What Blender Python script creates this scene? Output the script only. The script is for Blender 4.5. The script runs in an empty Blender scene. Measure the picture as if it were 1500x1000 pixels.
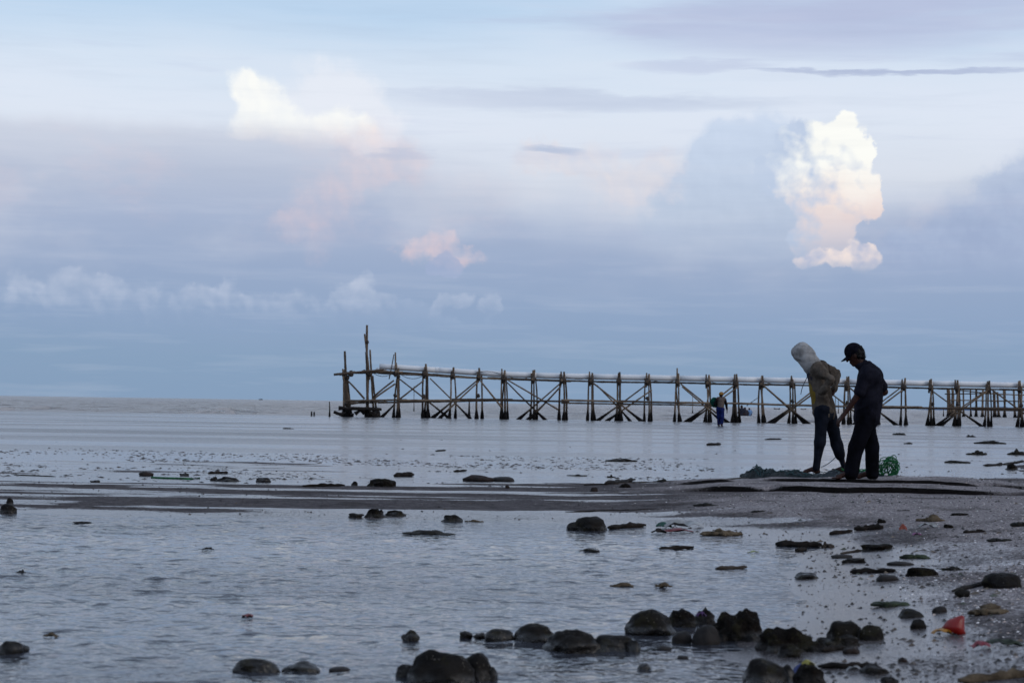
import bpy, bmesh, math, random
import numpy as np
from mathutils import Vector, Matrix

# ------------------------------------------------------------------ camera, sky, sun
scene = bpy.context.scene
COL = scene.collection
FPX = 3000.0                       # focal length in photo pixels (1500 wide)
CAMZ = 0.92
PITCH = math.atan(90.4 / FPX)
ROLL = math.radians(0.87)
CAMM = Matrix.Rotation(math.pi / 2 + PITCH, 3, 'X') @ Matrix.Rotation(ROLL, 3, 'Z')
cam_d = bpy.data.cameras.new('camera')
cam_d.sensor_width = 36.0
cam_d.lens = 72.0
cam_d.clip_start = 0.1
cam_d.clip_end = 30000.0
cam_d.dof.use_dof = True
cam_d.dof.focus_distance = 25.0
cam_d.dof.aperture_fstop = 7.0
cam = bpy.data.objects.new('camera', cam_d)
cam.matrix_world = Matrix.Translation((0, 0, CAMZ)) @ CAMM.to_4x4()
COL.objects.link(cam)
scene.camera = cam

scene.view_settings.view_transform = 'Standard'
scene.view_settings.look = 'None'
scene.view_settings.exposure = 0.0
scene.view_settings.gamma = 1.0
scene.render.engine = 'CYCLES'
scene.cycles.max_bounces = 6
scene.cycles.use_denoising = True
scene.cycles.use_adaptive_sampling = True
scene.cycles.adaptive_threshold = 0.015
scene.cycles.adaptive_min_samples = 12

def ray(u, v):
    return (CAMM @ Vector(((u - 750) / FPX, (500 - v) / FPX, -1.0))).normalized()

def on_ground(u, v, z=0.0):
    """point of the place at height z that the photograph shows at (u, v)"""
    d = ray(u, v)
    t = (z - CAMZ) / d.z
    return Vector((d.x * t, d.y * t, z))

def at_dist(u, v, y):
    d = ray(u, v)
    return Vector((d.x / d.z * 0, 0, 0)) + Vector((d.x * y / d.y, y, CAMZ + d.z * y / d.y))

def lin(c):
    if isinstance(c, str):
        c = tuple(int(c[i:i + 2], 16) for i in (0, 2, 4))
    r = []
    for x in c:
        x = x / 255.0
        r.append(x / 12.92 if x <= 0.04045 else ((x + 0.055) / 1.055) ** 2.4)
    return tuple(r)

# -------- a small expression layer over shader nodes
class NT:
    def __init__(self, tree): self.t = tree
    def new(self, kind): return self.t.nodes.new(kind)
    def link(self, a, b): self.t.links.new(a, b)
    def put(self, sock, val):
        if isinstance(val, E): self.link(val.s, sock)
        elif isinstance(val, bpy.types.NodeSocket): self.link(val, sock)
        elif isinstance(val, (tuple, list)):
            sock.default_value = tuple(val) + ((1.0,) if len(val) == 3 and len(sock.default_value) == 4 else ())
        else: sock.default_value = val
    def math(self, op, *a):
        n = self.new('ShaderNodeMath'); n.operation = op
        for i, x in enumerate(a): self.put(n.inputs[i], x)
        return E(self, n.outputs[0])
    def mapr(self, x, a, b, c=0.0, d=1.0, smooth=False):
        n = self.new('ShaderNodeMapRange')
        n.interpolation_type = 'SMOOTHSTEP' if smooth else 'LINEAR'
        n.clamp = True
        for i, q in enumerate((x, a, b, c, d)): self.put(n.inputs[i], q)
        return E(self, n.outputs[0])
    def sstep(self, x, a, b): return self.mapr(x, a, b, 0.0, 1.0, True)
    def xyz(self, x, y, z=0.0):
        n = self.new('ShaderNodeCombineXYZ')
        for i, q in enumerate((x, y, z)): self.put(n.inputs[i], q)
        return n.outputs[0]
    def noise(self, vec, scale=1.0, detail=4.0, rough=0.5, dist=0.0, col=False):
        n = self.new('ShaderNodeTexNoise'); n.noise_dimensions = '3D'
        self.put(n.inputs['Vector'], vec)
        n.inputs['Scale'].default_value = scale
        n.inputs['Detail'].default_value = detail
        n.inputs['Roughness'].default_value = rough
        n.inputs['Distortion'].default_value = dist
        return n.outputs['Color'] if col else E(self, n.outputs[0])
    def voro(self, vec, scale=1.0, feature='F1', out='Distance', rand=1.0):
        n = self.new('ShaderNodeTexVoronoi'); n.feature = feature
        self.put(n.inputs['Vector'], vec)
        n.inputs['Scale'].default_value = scale
        n.inputs['Randomness'].default_value = rand
        return E(self, n.outputs[out])
    def mix(self, f, a, b, blend='MIX'):
        n = self.new('ShaderNodeMix'); n.data_type = 'RGBA'; n.blend_type = blend
        n.clamp_factor = True
        self.put(n.inputs['Factor'], f)
        self.put(n.inputs[6], a); self.put(n.inputs[7], b)
        return n.outputs[2]
    def ramp(self, x, stops, interp='LINEAR'):
        n = self.new('ShaderNodeValToRGB'); n.color_ramp.interpolation = interp
        el = n.color_ramp.elements
        while len(el) > 1: el.remove(el[-1])
        for i, (p, c) in enumerate(stops):
            e = el[0] if i == 0 else el.new(p)
            e.position = p
            e.color = tuple(c) + (1.0,) if not isinstance(c, (int, float)) else (c, c, c, 1)
        self.put(n.inputs[0], x)
        return n.outputs[0]
    def curve(self, x, pts, x0, x1):
        """piecewise value of x through (x, value) points"""
        n = self.ramp(self.mapr(x, x0, x1), [((p - x0) / (x1 - x0), float(v)) for p, v in pts], 'EASE')
        return E(self, n)

class E:
    def __init__(self, nt, s): self.n = nt; self.s = s
    def __add__(self, o): return self.n.math('ADD', self, o)
    __radd__ = __add__
    def __sub__(self, o): return self.n.math('SUBTRACT', self, o)
    def __rsub__(self, o): return self.n.math('SUBTRACT', o, self)
    def __mul__(self, o): return self.n.math('MULTIPLY', self, o)
    __rmul__ = __mul__
    def __truediv__(self, o): return self.n.math('DIVIDE', self, o)
    def __neg__(self): return self.n.math('MULTIPLY', self, -1.0)
    def max(self, o): return self.n.math('MAXIMUM', self, o)
    def min(self, o): return self.n.math('MINIMUM', self, o)
    def sat(self): return self.n.mapr(self, 0.0, 1.0)

# -------- the sky: thin high cloud over a grey evening bank, cumulus standing in it
SUN_EL, SUN_AZ = math.radians(24), math.radians(118)      # azimuth clockwise from the view direction
world = bpy.data.worlds.new('World')
world.use_nodes = True
wt = world.node_tree; wt.nodes.clear()
W = NT(wt)

def sky_uv(u, v):
    d = ray(u, v)
    return math.atan2(d.x, d.y) * 30.0, math.asin(d.z) * 30.0

def build_sky():
    tc = W.new('ShaderNodeTexCoord')
    sp = W.new('ShaderNodeSeparateXYZ'); W.link(tc.outputs['Generated'], sp.inputs[0])
    X, Y, Z = (E(W, sp.outputs[i]) for i in range(3))
    U = W.math('ARCTAN2', X, Y) * 30.0           # 1 unit = 1.91 degrees
    V = W.math('ARCSINE', Z) * 30.0
    P = lambda su, sv, seed: W.xyz(U * su, V * sv, seed)
    L = lambda r, g, b: lin((r, g, b))
    st = lambda pts: [(v / 48.0, L(*c)) for v, c in pts]
    wob = W.noise(P(0.22, 0.5, 3.1), 1.0, 3.0, 0.5) - 0.5
    # upper sky
    up = W.ramp(W.mapr(V + wob * 0.6, 0.0, 48.0), st([
        (0, (205, 218, 238)), (3.2, (222, 228, 241)), (4.2, (228, 237, 251)), (4.9, (219, 233, 250)),
        (5.6, (194, 219, 245)), (7.0, (192, 213, 240)), (12, (188, 207, 235)), (20, (182, 200, 228)), (47, (174, 192, 220))]))
    skyn = W.new('ShaderNodeTexSky'); skyn.sky_type = 'NISHITA'; skyn.sun_disc = False
    skyn.sun_elevation = SUN_EL; skyn.sun_rotation = SUN_AZ
    skyn.air_density = 1.0; skyn.dust_density = 2.0
    sk = W.mix(1.0, skyn.outputs[0], (0.1, 0.1, 0.1), 'MULTIPLY')
    up = W.mix(0.12, up, sk)
    # right of the view the upper air is paler
    haz = W.noise(P(0.10, 0.35, 8.0), 1.0, 4.0, 0.55)
    up = W.mix(W.sstep(haz, 0.42, 0.72) * 0.55 * W.sstep(V, 9.0, 4.0), up, L(226, 232, 246))
    # grey stratus streaks
    n1 = W.noise(P(0.16, 1.7, 21.0), 1.0, 5.0, 0.55, 0.3)
    side = W.sstep(U, -1.0, 3.5) + W.sstep(U, -12.0, -20.0)
    s1 = W.sstep(n1 + (W.sstep(V, 4.9, 5.9) * W.sstep(V, 12.0, 8.0) * side.sat()) * 0.30, 0.58, 0.80)
    up = W.mix(s1 * 0.75, up, L(184, 194, 222))
    stn = W.noise(P(0.5, 3.0, 4.0), 1.0, 4.0, 0.6) - 0.5
    def streak(u0, v0, ru, rv, seed, amt, col, base):
        cu, cv = sky_uv(u0, v0)
        a = (U - cu) / (ru / 100.0); b = (V - cv + stn * 0.45) / (rv / 100.0)
        m = W.sstep(a * a + b * b + stn * 1.2, 1.0, 0.0)
        return W.mix(m * amt, base, col)
    up = streak(860, 149, 360, 20, 4.0, 0.75, L(196, 207, 228), up)
    up = streak(1330, 106, 260, 6, 5.0, 0.8, L(172, 184, 214), up)
    up = streak(1020, 97, 140, 14, 6.0, 0.6, L(190, 200, 226), up)
    up = streak(1200, 40, 420, 55, 6.6, 0.7, L(183, 192, 221), up)
    # lower grey bank
    low = W.ramp(W.mapr(V + wob * 0.5, 0.0, 12.0), [(v / 12.0, L(*c)) for v, c in [
        (0, (130, 156, 186)), (0.6, (133, 159, 189)), (1.2, (140, 163, 195)), (1.9, (150, 169, 200)), (2.6, (164, 179, 207)),
        (3.3, (184, 194, 215)), (3.9, (206, 213, 228)), (4.6, (209, 217, 233)), (12, (190, 200, 224))]])
    blot = W.noise(P(0.45, 0.8, 12.0), 1.0, 4.0, 0.55)
    low = W.mix(W.sstep(blot, 0.45, 0.75) * W.sstep(V, 1.2, 2.8) * 0.45, low, L(205, 210, 224))
    # warm evening light catching the bank
    blot2 = W.noise(P(0.6, 1.1, 31.0), 1.0, 5.0, 0.6)
    low = W.mix(W.sstep(blot2, 0.48, 0.70) * W.sstep(V, 1.9, 3.0) * W.sstep(V, 4.4, 3.4) * 0.20, low, L(226, 205, 211))
    edge = W.curve(U, [(-30, .60), (-9, .655), (-5, .655), (-2.4, .655), (-.8, .56), (.6, .47), (2.2, .45), (4.0, .45), (6, .50), (8, .60), (12, .62), (30, .60)], -30.0, 30.0) * 6.0
    esoft = W.curve(U, [(-30, .45), (-9, .2), (-4, .25), (-2, .5), (0, .99), (4, .99), (5.5, .6), (8, .45), (30, .5)], -30.0, 30.0)
    en = (W.noise(P(0.5, 0.5, 15.0), 1.0, 5.0, 0.55) - 0.5) * 0.6
    bank = W.sstep((edge + en - V) / (esoft * 1.5), -0.5, 0.5)
    col = W.mix(bank * 0.97, up, low)

    # shared cloud texture: fractal warp for ragged outlines, fractal cells for the cauliflower relief
    wc = W.noise(P(1.5, 1.5, 77.0), 1.0, 5.0, 0.58, 0.0, col=True)
    wsp = W.new('ShaderNodeSeparateXYZ'); W.link(wc, wsp.inputs[0])
    w0 = E(W, wsp.outputs[0]) - 0.5; w1 = E(W, wsp.outputs[1]) - 0.5; w2 = E(W, wsp.outputs[2]) - 0.5
    def cells(du, dv):
        n = W.new('ShaderNodeTexVoronoi'); n.feature = 'SMOOTH_F1'; n.normalize = True; n.voronoi_dimensions = '2D'
        W.put(n.inputs['Vector'], W.xyz(U * 2.2 + w0 * 0.8 + du, V * 2.5 + w1 * 0.8 + dv, 0.0))
        n.inputs['Scale'].default_value = 1.0
        n.inputs['Detail'].default_value = 2.0; n.inputs['Roughness'].default_value = 0.42
        n.inputs['Lacunarity'].default_value = 2.1; n.inputs['Smoothness'].default_value = 0.45
        return E(W, n.outputs['Distance'])
    c0 = cells(0.0, 0.0); c1 = cells(0.16, 0.13)
    puff = 0.35 - c0                       # high in the middle of a puff
    rel0 = c1 - c0                         # bright towards the sun, upper right

    def cumulus(col, blobs, thr, soft, warp, pamp, shade, fade=None, amt=1.0, squash=1.0):
        F = None
        Uw = U + w0 * warp; Vw = V + w1 * warp
        for (u, v, r) in blobs:
            cu, cv = sky_uv(u, v)
            a = Uw - cu; b = (Vw - cv) * squash; R = r / 100.0
            q = (1.0 - (a * a + b * b) * (1.0 / (R * R))).max(0.0)
            q = q * q
            F = q if F is None else F + q
        F = F + puff * pamp * W.mapr(F, 0.02, 0.3)
        m = W.sstep(F, thr - soft, thr + soft)
        if fade is not None: m = m * fade
        return W.mix(m * amt, col, shade(F) if callable(shade) else shade)
    vof = lambda v, u=1200: sky_uv(u, v)[1]
    uof = lambda u, v=300: sky_uv(u, v)[0]
    vfade = lambda va, vb, u=1200: W.sstep(V, vof(va, u), vof(vb, u))

    # tall tower on the right: blue shaded body first, then the lit head
    col = cumulus(col, [(1065, 250, 85), (1085, 310, 130), (1120, 228, 85), (1042, 290, 70), (1150, 300, 120), (1180, 345, 90), (1000, 320, 90)], 0.36, 0.34, 1.0, 0.5,
        W.mix((W.sstep(V, 2.2, 4.4) + rel0 * 0.5).sat(), L(176, 192, 216), L(200, 215, 237)), fade=vfade(430, 270), amt=0.85)
    warm = W.mix(W.sstep(V + w2 * 0.8, 3.6, 2.7), L(255, 255, 249), L(243, 221, 213))
    k = W.sstep(U + w2 * 1.6, uof(1112), uof(1232)) * 1.04 + rel0 * 2.1 + w2 * 0.9 - W.sstep(c0, 0.30, 0.62) * 0.30
    col = cumulus(col, [(1232, 200, 50), (1180, 205, 50), (1210, 235, 62), (1244, 228, 40), (1150, 228, 50), (1258, 288, 55), (1220, 290, 60), (1185, 275, 60), (1205, 335, 62), (1228, 318, 38), (1192, 365, 45), (1130, 260, 50), (1276, 284, 30), (1268, 215, 22)],
        0.38, 0.15, 0.75, 1.0, W.mix(k.sat(), L(190, 205, 229), warm), fade=vfade(418, 275) * W.mapr(U + w0 * 1.6, uof(1050), uof(1185), 0.0, 0.93))
    # bright little cloud at its foot
    col = cumulus(col, [(1246, 372, 30), (1274, 376, 26), (1222, 382, 26), (1190, 383, 22), (1172, 383, 16), (1262, 386, 28)], 0.36, 0.22, 0.65, 1.2,
        W.mix((0.52 + rel0 * 2.8 + w2 * 2.2).sat(), L(176, 186, 214), L(254, 236, 226)), fade=vfade(402, 376), amt=0.75)
    # dark bank right of the tower
    col = cumulus(col, [(1430, 375, 130), (1510, 350, 140), (1580, 310, 150), (1340, 385, 80), (1475, 310, 70), (1660, 320, 190), (1810, 350, 200)], 0.36, 0.32, 0.9, 0.35,
        W.mix((W.sstep(V, 1.9, 3.6) * 0.7 + rel0 * 0.8 + w2).sat(), L(158, 174, 206), L(184, 200, 226)), fade=vfade(440, 350), amt=0.7)
    # bright cloud on the left, its foot lost in the bank
    warm2 = W.mix(W.sstep(V + w2 * 0.5, 4.15, 3.55), L(255, 255, 250), L(240, 223, 219))
    col = cumulus(col, [(500, 135, 75), (520, 165, 70), (460, 150, 70), (560, 190, 60)], 0.5, 0.45, 0.8, 0.5, L(241, 242, 248), amt=0.5)
    col = cumulus(col, [(355, 130, 34), (385, 150, 50), (400, 178, 50), (362, 182, 40), (440, 196, 40), (495, 188, 44), (528, 200, 42), (470, 206, 40)], 0.44, 0.40, 0.60, 0.8,
        W.mix((0.86 + rel0 * 0.8).sat(), L(218, 227, 243), warm2), fade=vfade(238, 150, 450), amt=0.93)
    pink = W.mix((0.6 + rel0 * 2.0 + w2).sat(), L(188, 193, 214), L(238, 210, 210))
    col = cumulus(col, [(560, 222, 70), (600, 250, 60), (520, 250, 70), (470, 310, 80), (420, 320, 50)], 0.7, 0.65, 1.1, 0.6, pink, amt=0.34)
    col = cumulus(col, [(640, 360, 40), (680, 376, 38), (600, 366, 40), (660, 350, 30)], 0.7, 0.6, 0.9, 0.9, pink, amt=0.66, squash=1.5)
    col = cumulus(col, [(655, 384, 24), (638, 390, 18), (666, 392, 20)], 0.35, 0.2, 0.3, 0.6, L(160, 175, 207), amt=0.7)
    col = cumulus(col, [(800, 238, 50), (840, 242, 45), (765, 232, 40), (900, 262, 90), (960, 258, 70)], 0.6, 0.55, 1.0, 0.7, W.mix((0.55 + rel0 * 2).sat(), L(206, 210, 226), L(232, 221, 222)), amt=0.5, squash=1.4)
    col = streak(812, 217, 60, 9, 14.0, 0.75, L(176, 190, 217), col)
    col = streak(585, 226, 70, 8, 16.0, 0.5, L(184, 194, 218), col)
    # row of low cumulus, all round the horizon
    g = W.noise(W.xyz(U * 0.42, 0.0, 52.0), 1.0, 2.0, 0.5)
    gate = W.sstep(g + W.sstep(U, -7.8, -6.4) * W.sstep(U, 0.1, -0.5) * 0.16 - W.sstep(U, -0.5, 0.2) * W.sstep(U, 10.0, 7.5) * 0.6, 0.40, 0.56)
    top = 1.44 + W.mapr(U, -8.0, 0.0, 0.16, -0.10) + (g - 0.5) * 0.7
    dens = (top - V) * 1.6 + puff * 1.5 + w1 * 0.5
    rm = W.sstep(dens, -0.02, 0.26) * gate
    rcol = W.mix((W.sstep(top - V, 0.55, -0.30) * 0.75 + rel0 * 1.1).sat(), L(141, 164, 196), L(190, 203, 227))
    col = W.mix(rm * 0.22 * W.sstep(V, 0.8, 1.4), col, rcol)
    puffs = W.mix((W.sstep(V, 1.15, 1.75) * 0.62 + rel0 * 1.4 + w2 * 0.6).sat(), L(146, 167, 198), L(203, 211, 229))
    col = cumulus(col, [(-60, 428, 50), (40, 432, 48), (100, 420, 46), (160, 430, 42), (215, 438, 34), (270, 446, 30), (302, 440, 36), (342, 430, 42), (378, 444, 32), (425, 440, 36), (455, 447, 30),
        (500, 440, 30), (530, 433, 36), (568, 441, 32), (640, 446, 26), (668, 449, 24), (712, 446, 28), (-160, 436, 60), (-250, 440, 60)], 0.42, 0.34, 0.80, 1.1, puffs, fade=vfade(492, 430, 300), amt=0.55)
    # fine layered streaking through everything
    fs = W.noise(P(0.35, 4.2, 66.0), 1.0, 4.0, 0.6) - 0.5
    col = W.mix((fs * 0.9).max(0.0) * 0.5, col, L(232, 234, 243))
    col = W.mix((fs * -0.9).max(0.0) * 0.5, col, L(150, 165, 192))
    # below the horizon: the sea's own grey, never seen directly
    col = W.mix(W.sstep(V, 0.0, -0.4), col, L(120, 132, 150))
    bg = W.new('ShaderNodeBackground')
    sc10 = W.mix(1.0, col, (10.0, 10.0, 10.0), 'MULTIPLY')
    W.link(sc10, bg.inputs['Color']); bg.inputs['Strength'].default_value = 0.1
    out = W.new('ShaderNodeOutputWorld'); W.link(bg.outputs[0], out.inputs[0])
build_sky()
scene.world = world
world.cycles.sampling_method = 'MANUAL'
world.cycles.sample_map_resolution = 256

sun_d = bpy.data.lights.new('sun', 'SUN')
sun_d.energy = 0.6
sun_d.angle = math.radians(25)
sun_d.color = (1.0, 0.9, 0.8)
sun = bpy.data.objects.new('sun', sun_d)
_sd = Vector((math.sin(SUN_AZ) * math.cos(SUN_EL), math.cos(SUN_AZ) * math.cos(SUN_EL), math.sin(SUN_EL)))
sun.rotation_euler = _sd.to_track_quat('Z', 'Y').to_euler()
COL.objects.link(sun)

# ------------------------------------------------------------------ helpers
RNG = np.random.default_rng(7)
random.seed(7)

def set_props(o, label=None, cat=None, group=None, kind=None):
    if label: o['label'] = label
    if cat: o['category'] = cat
    if group: o['group'] = group
    if kind: o['kind'] = kind
    return o

def mesh_np(name, verts, faces, smooth=True):
    """mesh from arrays; faces is (n, 3) or (n, 4)"""
    me = bpy.data.meshes.new(name)
    verts = np.asarray(verts, dtype=np.float32); faces = np.asarray(faces, dtype=np.int32)
    k = faces.shape[1]
    me.vertices.add(len(verts)); me.vertices.foreach_set('co', verts.ravel())
    me.loops.add(faces.size); me.loops.foreach_set('vertex_index', faces.ravel())
    me.polygons.add(len(faces))
    me.polygons.foreach_set('loop_start', np.arange(0, faces.size, k, dtype=np.int32))
    me.polygons.foreach_set('loop_total', np.full(len(faces), k, dtype=np.int32))
    me.update(calc_edges=True)
    me.polygons.foreach_set('use_smooth', np.full(len(me.polygons), smooth, dtype=bool))
    return me

def obj(name, me, m=None, parent=None, loc=None):
    o = bpy.data.objects.new(name, me)
    COL.objects.link(o)
    if m is not None and not me.materials: me.materials.append(m)
    if parent is not None: o.parent = parent
    if loc is not None: o.location = loc
    return o

def empty(name, loc=(0, 0, 0)):
    o = bpy.data.objects.new(name, None); o.empty_display_size = 0.2
    COL.objects.link(o); o.location = loc
    return o

def grid_faces(nr, nc):
    i = np.arange(nr - 1)[:, None] * nc + np.arange(nc - 1)[None, :]
    i = i.ravel()
    return np.stack([i, i + 1, i + nc + 1, i + nc], 1)

def vnoise(x, y, seed=0):
    xi = np.floor(x).astype(np.int64); yi = np.floor(y).astype(np.int64)
    fx = x - xi; fy = y - yi
    fx = fx * fx * fx * (fx * (fx * 6 - 15) + 10); fy = fy * fy * fy * (fy * (fy * 6 - 15) + 10)
    def h(a, b):
        n = (a * 374761393 + b * 668265263 + seed * 974634977) & 0xffffffff
        n = ((n ^ (n >> 13)) * 1274126177) & 0xffffffff
        n = (n ^ (n >> 16)) & 0xffff
        return n / 65535.0 * 2 - 1
    return (h(xi, yi) * (1 - fx) + h(xi + 1, yi) * fx) * (1 - fy) + (h(xi, yi + 1) * (1 - fx) + h(xi + 1, yi + 1) * fx) * fy

def fbm(x, y, oct=4, seed=0, gain=0.5):
    s = 0; a = 1.0
    for o in range(oct):
        s = s + a * vnoise(x * 2 ** o + 17.3 * o, y * 2 ** o - 9.1 * o, seed + o); a *= gain
    return s

def noise3(p, seed=0, oct=3):
    """cheap 3-D noise for blobs: three crossed 2-D fields"""
    return (fbm(p[:, 0] + 5.2, p[:, 1] - 3.3, oct, seed) + fbm(p[:, 1] + 1.7, p[:, 2] + 8.1, oct, seed + 11) + fbm(p[:, 2] - 4.4, p[:, 0] + 2.9, oct, seed + 23)) / 2.0

def sstep(x, a, b):
    t = np.clip((x - a) / (b - a), 0, 1)
    return t * t * (3 - 2 * t)

# ------------------------------------------------------------------ materials
def material(name):
    m = bpy.data.materials.new(name); m.use_nodes = True
    t = m.node_tree; b = t.nodes['Principled BSDF']
    return m, NT(t), b

def simple_mat(name, c1, c2, rough=0.6, scale=20.0, bump=0.3, bscale=60.0, spec=0.3, space='Object', dist=0.01):
    m, n, b = material(name)
    tc = n.new('ShaderNodeTexCoord').outputs[space]
    a = n.noise(tc, scale, 5.0, 0.6)
    n.link(n.mix(n.sstep(a, 0.35, 0.65), c1, c2), b.inputs['Base Color'])
    r = n.mapr(n.noise(tc, scale * 2.1, 3.0, 0.5), 0.3, 0.7, rough - 0.1, min(1.0, rough + 0.1))
    n.link(r.s, b.inputs['Roughness'])
    b.inputs['Specular IOR Level'].default_value = spec
    if bump:
        bp = n.new('ShaderNodeBump'); bp.inputs['Strength'].default_value = bump; bp.inputs['Distance'].default_value = dist
        n.link(n.noise(tc, bscale, 4.0, 0.6).s, bp.inputs['Height'])
        n.link(bp.outputs[0], b.inputs['Normal'])
    return m

# ------------------------------------------------------------------ the tidal flat
POOL = [(-40, 16.6), (-9, 16.5), (-4, 16.3), (-2, 16.0), (-.6, 15.7), (.4, 15.3), (1.1, 14.9), (1.75, 14.0), (1.8, 13.0), (1.55, 11.5), (1.32, 9.6), (1.02, 8.0),
        (.72, 6.6), (.3, 4.5), (0, 3), (-1.5, -6)]
FAR = [(24, 60), (14, 44), (8.3, 33.0), (6.3, 28.6), (5.2, 27.2), (3.6, 26.6), (2.0, 25.0), (0, 23.4), (-3, 22.6), (-9, 22.2), (-40, 22.0)]

def chain_dist(x, y, ch):
    best = np.full(x.shape, 1e9)
    for (ax, ay), (bx, by) in zip(ch[:-1], ch[1:]):
        dx, dy = bx - ax, by - ay
        t = np.clip(((x - ax) * dx + (y - ay) * dy) / (dx * dx + dy * dy), 0, 1)
        best = np.minimum(best, np.hypot(x - ax - t * dx, y - ay - t * dy))
    return best

def inside(x, y, poly):
    c = np.zeros(x.shape, bool)
    n = len(poly)
    for i in range(n):
        ax, ay = poly[i]; bx, by = poly[(i + 1) % n]
        if ay == by: continue
        hit = ((ay > y) != (by > y)) & (x < (bx - ax) * (y - ay) / (by - ay) + ax)
        c ^= hit
    return c

LAND = POOL + [(30, -6), (40, 60)] + FAR

def terrain(x, y, full=False):
    x = np.asarray(x, float); y = np.asarray(y, float)
    wx = x + 0.22 * fbm(x * 0.9, y * 0.5, 3, 3); wy = y + 0.45 * fbm(x * 0.35, y * 0.7, 3, 5) + 0.22 * fbm(x * 1.3, y * 1.6, 3, 6)
    ins = inside(wx, wy, LAND)
    dp = chain_dist(wx, wy, POOL); df = chain_dist(wx, wy, FAR)
    d = np.minimum(dp, df) * np.where(ins, 1, -1)
    right = sstep(x, 0.4, 3.0) * sstep(x + 0.06 * (y - 14), 0.6, 2.2)
    right = np.maximum(right, sstep(x, 1.5, 3.5))
    H = 0.030 + 0.13 * right
    Ls = 0.7 + 0.9 * right
    up = H * (1 - np.exp(-(np.maximum(d, 0) / Ls) ** (1 + .75 * right)))
    dn = np.clip(d * 0.05, -0.06, 0)
    h = np.where(d > 0, up, dn)
    # two little cut banks facing the camera below the men
    gx = sstep(x, 0.9, 2.6)
    e1 = 21.0 + 0.30 * fbm(x * 0.6, y * 0 + 3.0, 5, 31, 0.6) - 0.04 * x
    e2 = 22.6 + 0.30 * fbm(x * 0.55, y * 0 + 7.0, 5, 37, 0.6) - 0.06 * x
    b1 = sstep(fbm(x * 0.55, x * 0 + 2.0, 4, 77), -0.5, 0.3); b2 = sstep(fbm(x * 0.7, x * 0 + 5.0, 4, 78), -0.45, 0.35)
    drop = gx * (1 - sstep(x, 6, 9)) * 0.075 * (sstep(y, 16.5, 20.8))
    h = h - drop * 1.1
    h = h + gx * (0.050 * b1 * sstep(y, e1 - 0.02, e1 + 0.02) + 0.034 * b2 * sstep(y, e2 - 0.02, e2 + 0.02)) * sstep(y, 40, 30)
    # long faint swash ridges on the bar, and ribbed mud beyond it
    bar = sstep(y, 15, 17.5) * sstep(y, 27, 23)
    h = h + bar * (1 - 0.6 * right) * (0.014 * fbm(x * 0.13, y * 1.25, 3, 41) + 0.007 * vnoise(x * 0.22, y * 2.6, 43) - 0.005)
    flat = sstep(y, 21.5, 24) * sstep(y, 36, 29) * (d < 0)
    ribs = vnoise(x * 1.1 + 0.7 * fbm(x * 0.5, y * 0.5, 2, 8), y * 3.4, 51) * 0.009 + 0.010 * fbm(x * 0.35, y * 0.5, 3, 53)
    h = np.where(flat > 0, np.maximum(h, -0.007 + 0.007 * sstep(x, 1, -4) * sstep(y, 33, 27)) * flat + h * (1 - flat) + flat * ribs * (0.6 + 0.4 * sstep(x, 1, -3)), h)
    # ordinary unevenness
    h = h + 0.007 * fbm(x * 0.8, y * 0.8, 4, 61) * (0.25 + np.clip(h * 8, 0, 1)) + 0.0035 * fbm(x * 5, y * 4, 3, 67) * np.clip(0.2 + h * 16, 0, 1)
    # flood well below the deep water
    h = h - 0.5 * sstep(y, 36, 70) * (d < 0)
    if not full: return h
    # seepage: the apron by the pool stays wet, the bar only its rim and some streaks
    reach = 0.30 + 1.0 * sstep(x, 0.6, 1.6) * sstep(y, 16.5, 14.0)
    wet = np.clip(1.25 - dp / reach + 0.45 * fbm(x * 1.1, y * 0.8, 4, 81), 0, 1)
    st = sstep(fbm(x * 0.14 + 3.0, y * 1.5, 4, 83) + 0.35 * fbm(x * 0.9, y * 2.4, 3, 84) - 0.7 * sstep(x, 0.6, 2.2) + 0.30 * sstep(x, -0.5, -4.5), 0.22, 0.55) * sstep(y, 12, 15)
    wet = np.maximum(wet, 0.8 * st)
    wet = np.maximum(wet, sstep(h, 0.008, 0.0))
    mud = gx * np.maximum(b1 * np.exp(-((y - e1 + .03) / (0.10 + .07 * fbm(x * 1.9, x * 0, 3, 87))) ** 2), b2 * np.exp(-((y - e2 + .03) / (0.08 + .06 * fbm(x * 2.3, x * 0 + 2, 3, 88))) ** 2)) * sstep(x, 7.5, 4.5)  # bank step faces: dark mud together with painted undercut shade
    return h, wet, mud

def hgt(x, y):
    # read back from the built sheet
    ys, n, Z = GRID
    i = min(max(int(np.searchsorted(ys, y)) - 1, 0), len(ys) - 2); fy = min(max((y - ys[i]) / (ys[i + 1] - ys[i]), 0), 1)
    s = (x / (max(y, 2.0) * 0.36 + 2.2) + 1) / 2 * (n - 1); j = min(max(int(s), 0), n - 2); fx = min(max(s - j, 0), 1)
    a = Z[i:i + 2, j:j + 2]
    return float((a[0, 0] * (1 - fx) + a[0, 1] * fx) * (1 - fy) + (a[1, 0] * (1 - fx) + a[1, 1] * fx) * fy)

def ground_at(u, v):
    """point on the beach (or on the water where it covers the sand) seen at (u, v)"""
    z = 0.02
    for _ in range(6):
        p = on_ground(u, v, z)
        z = 0.5 * z + 0.5 * max(0.0, hgt(p.x, p.y))
    p = on_ground(u, v, z)
    return Vector((p.x, p.y, max(0.0, hgt(p.x, p.y))))

def rows(y0, y1, px):
    r = [y0]
    while r[-1] < y1:
        r.append(r[-1] + max(0.015, px * r[-1] ** 2 / (0.9 * FPX)))
    return np.array(r)

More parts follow.
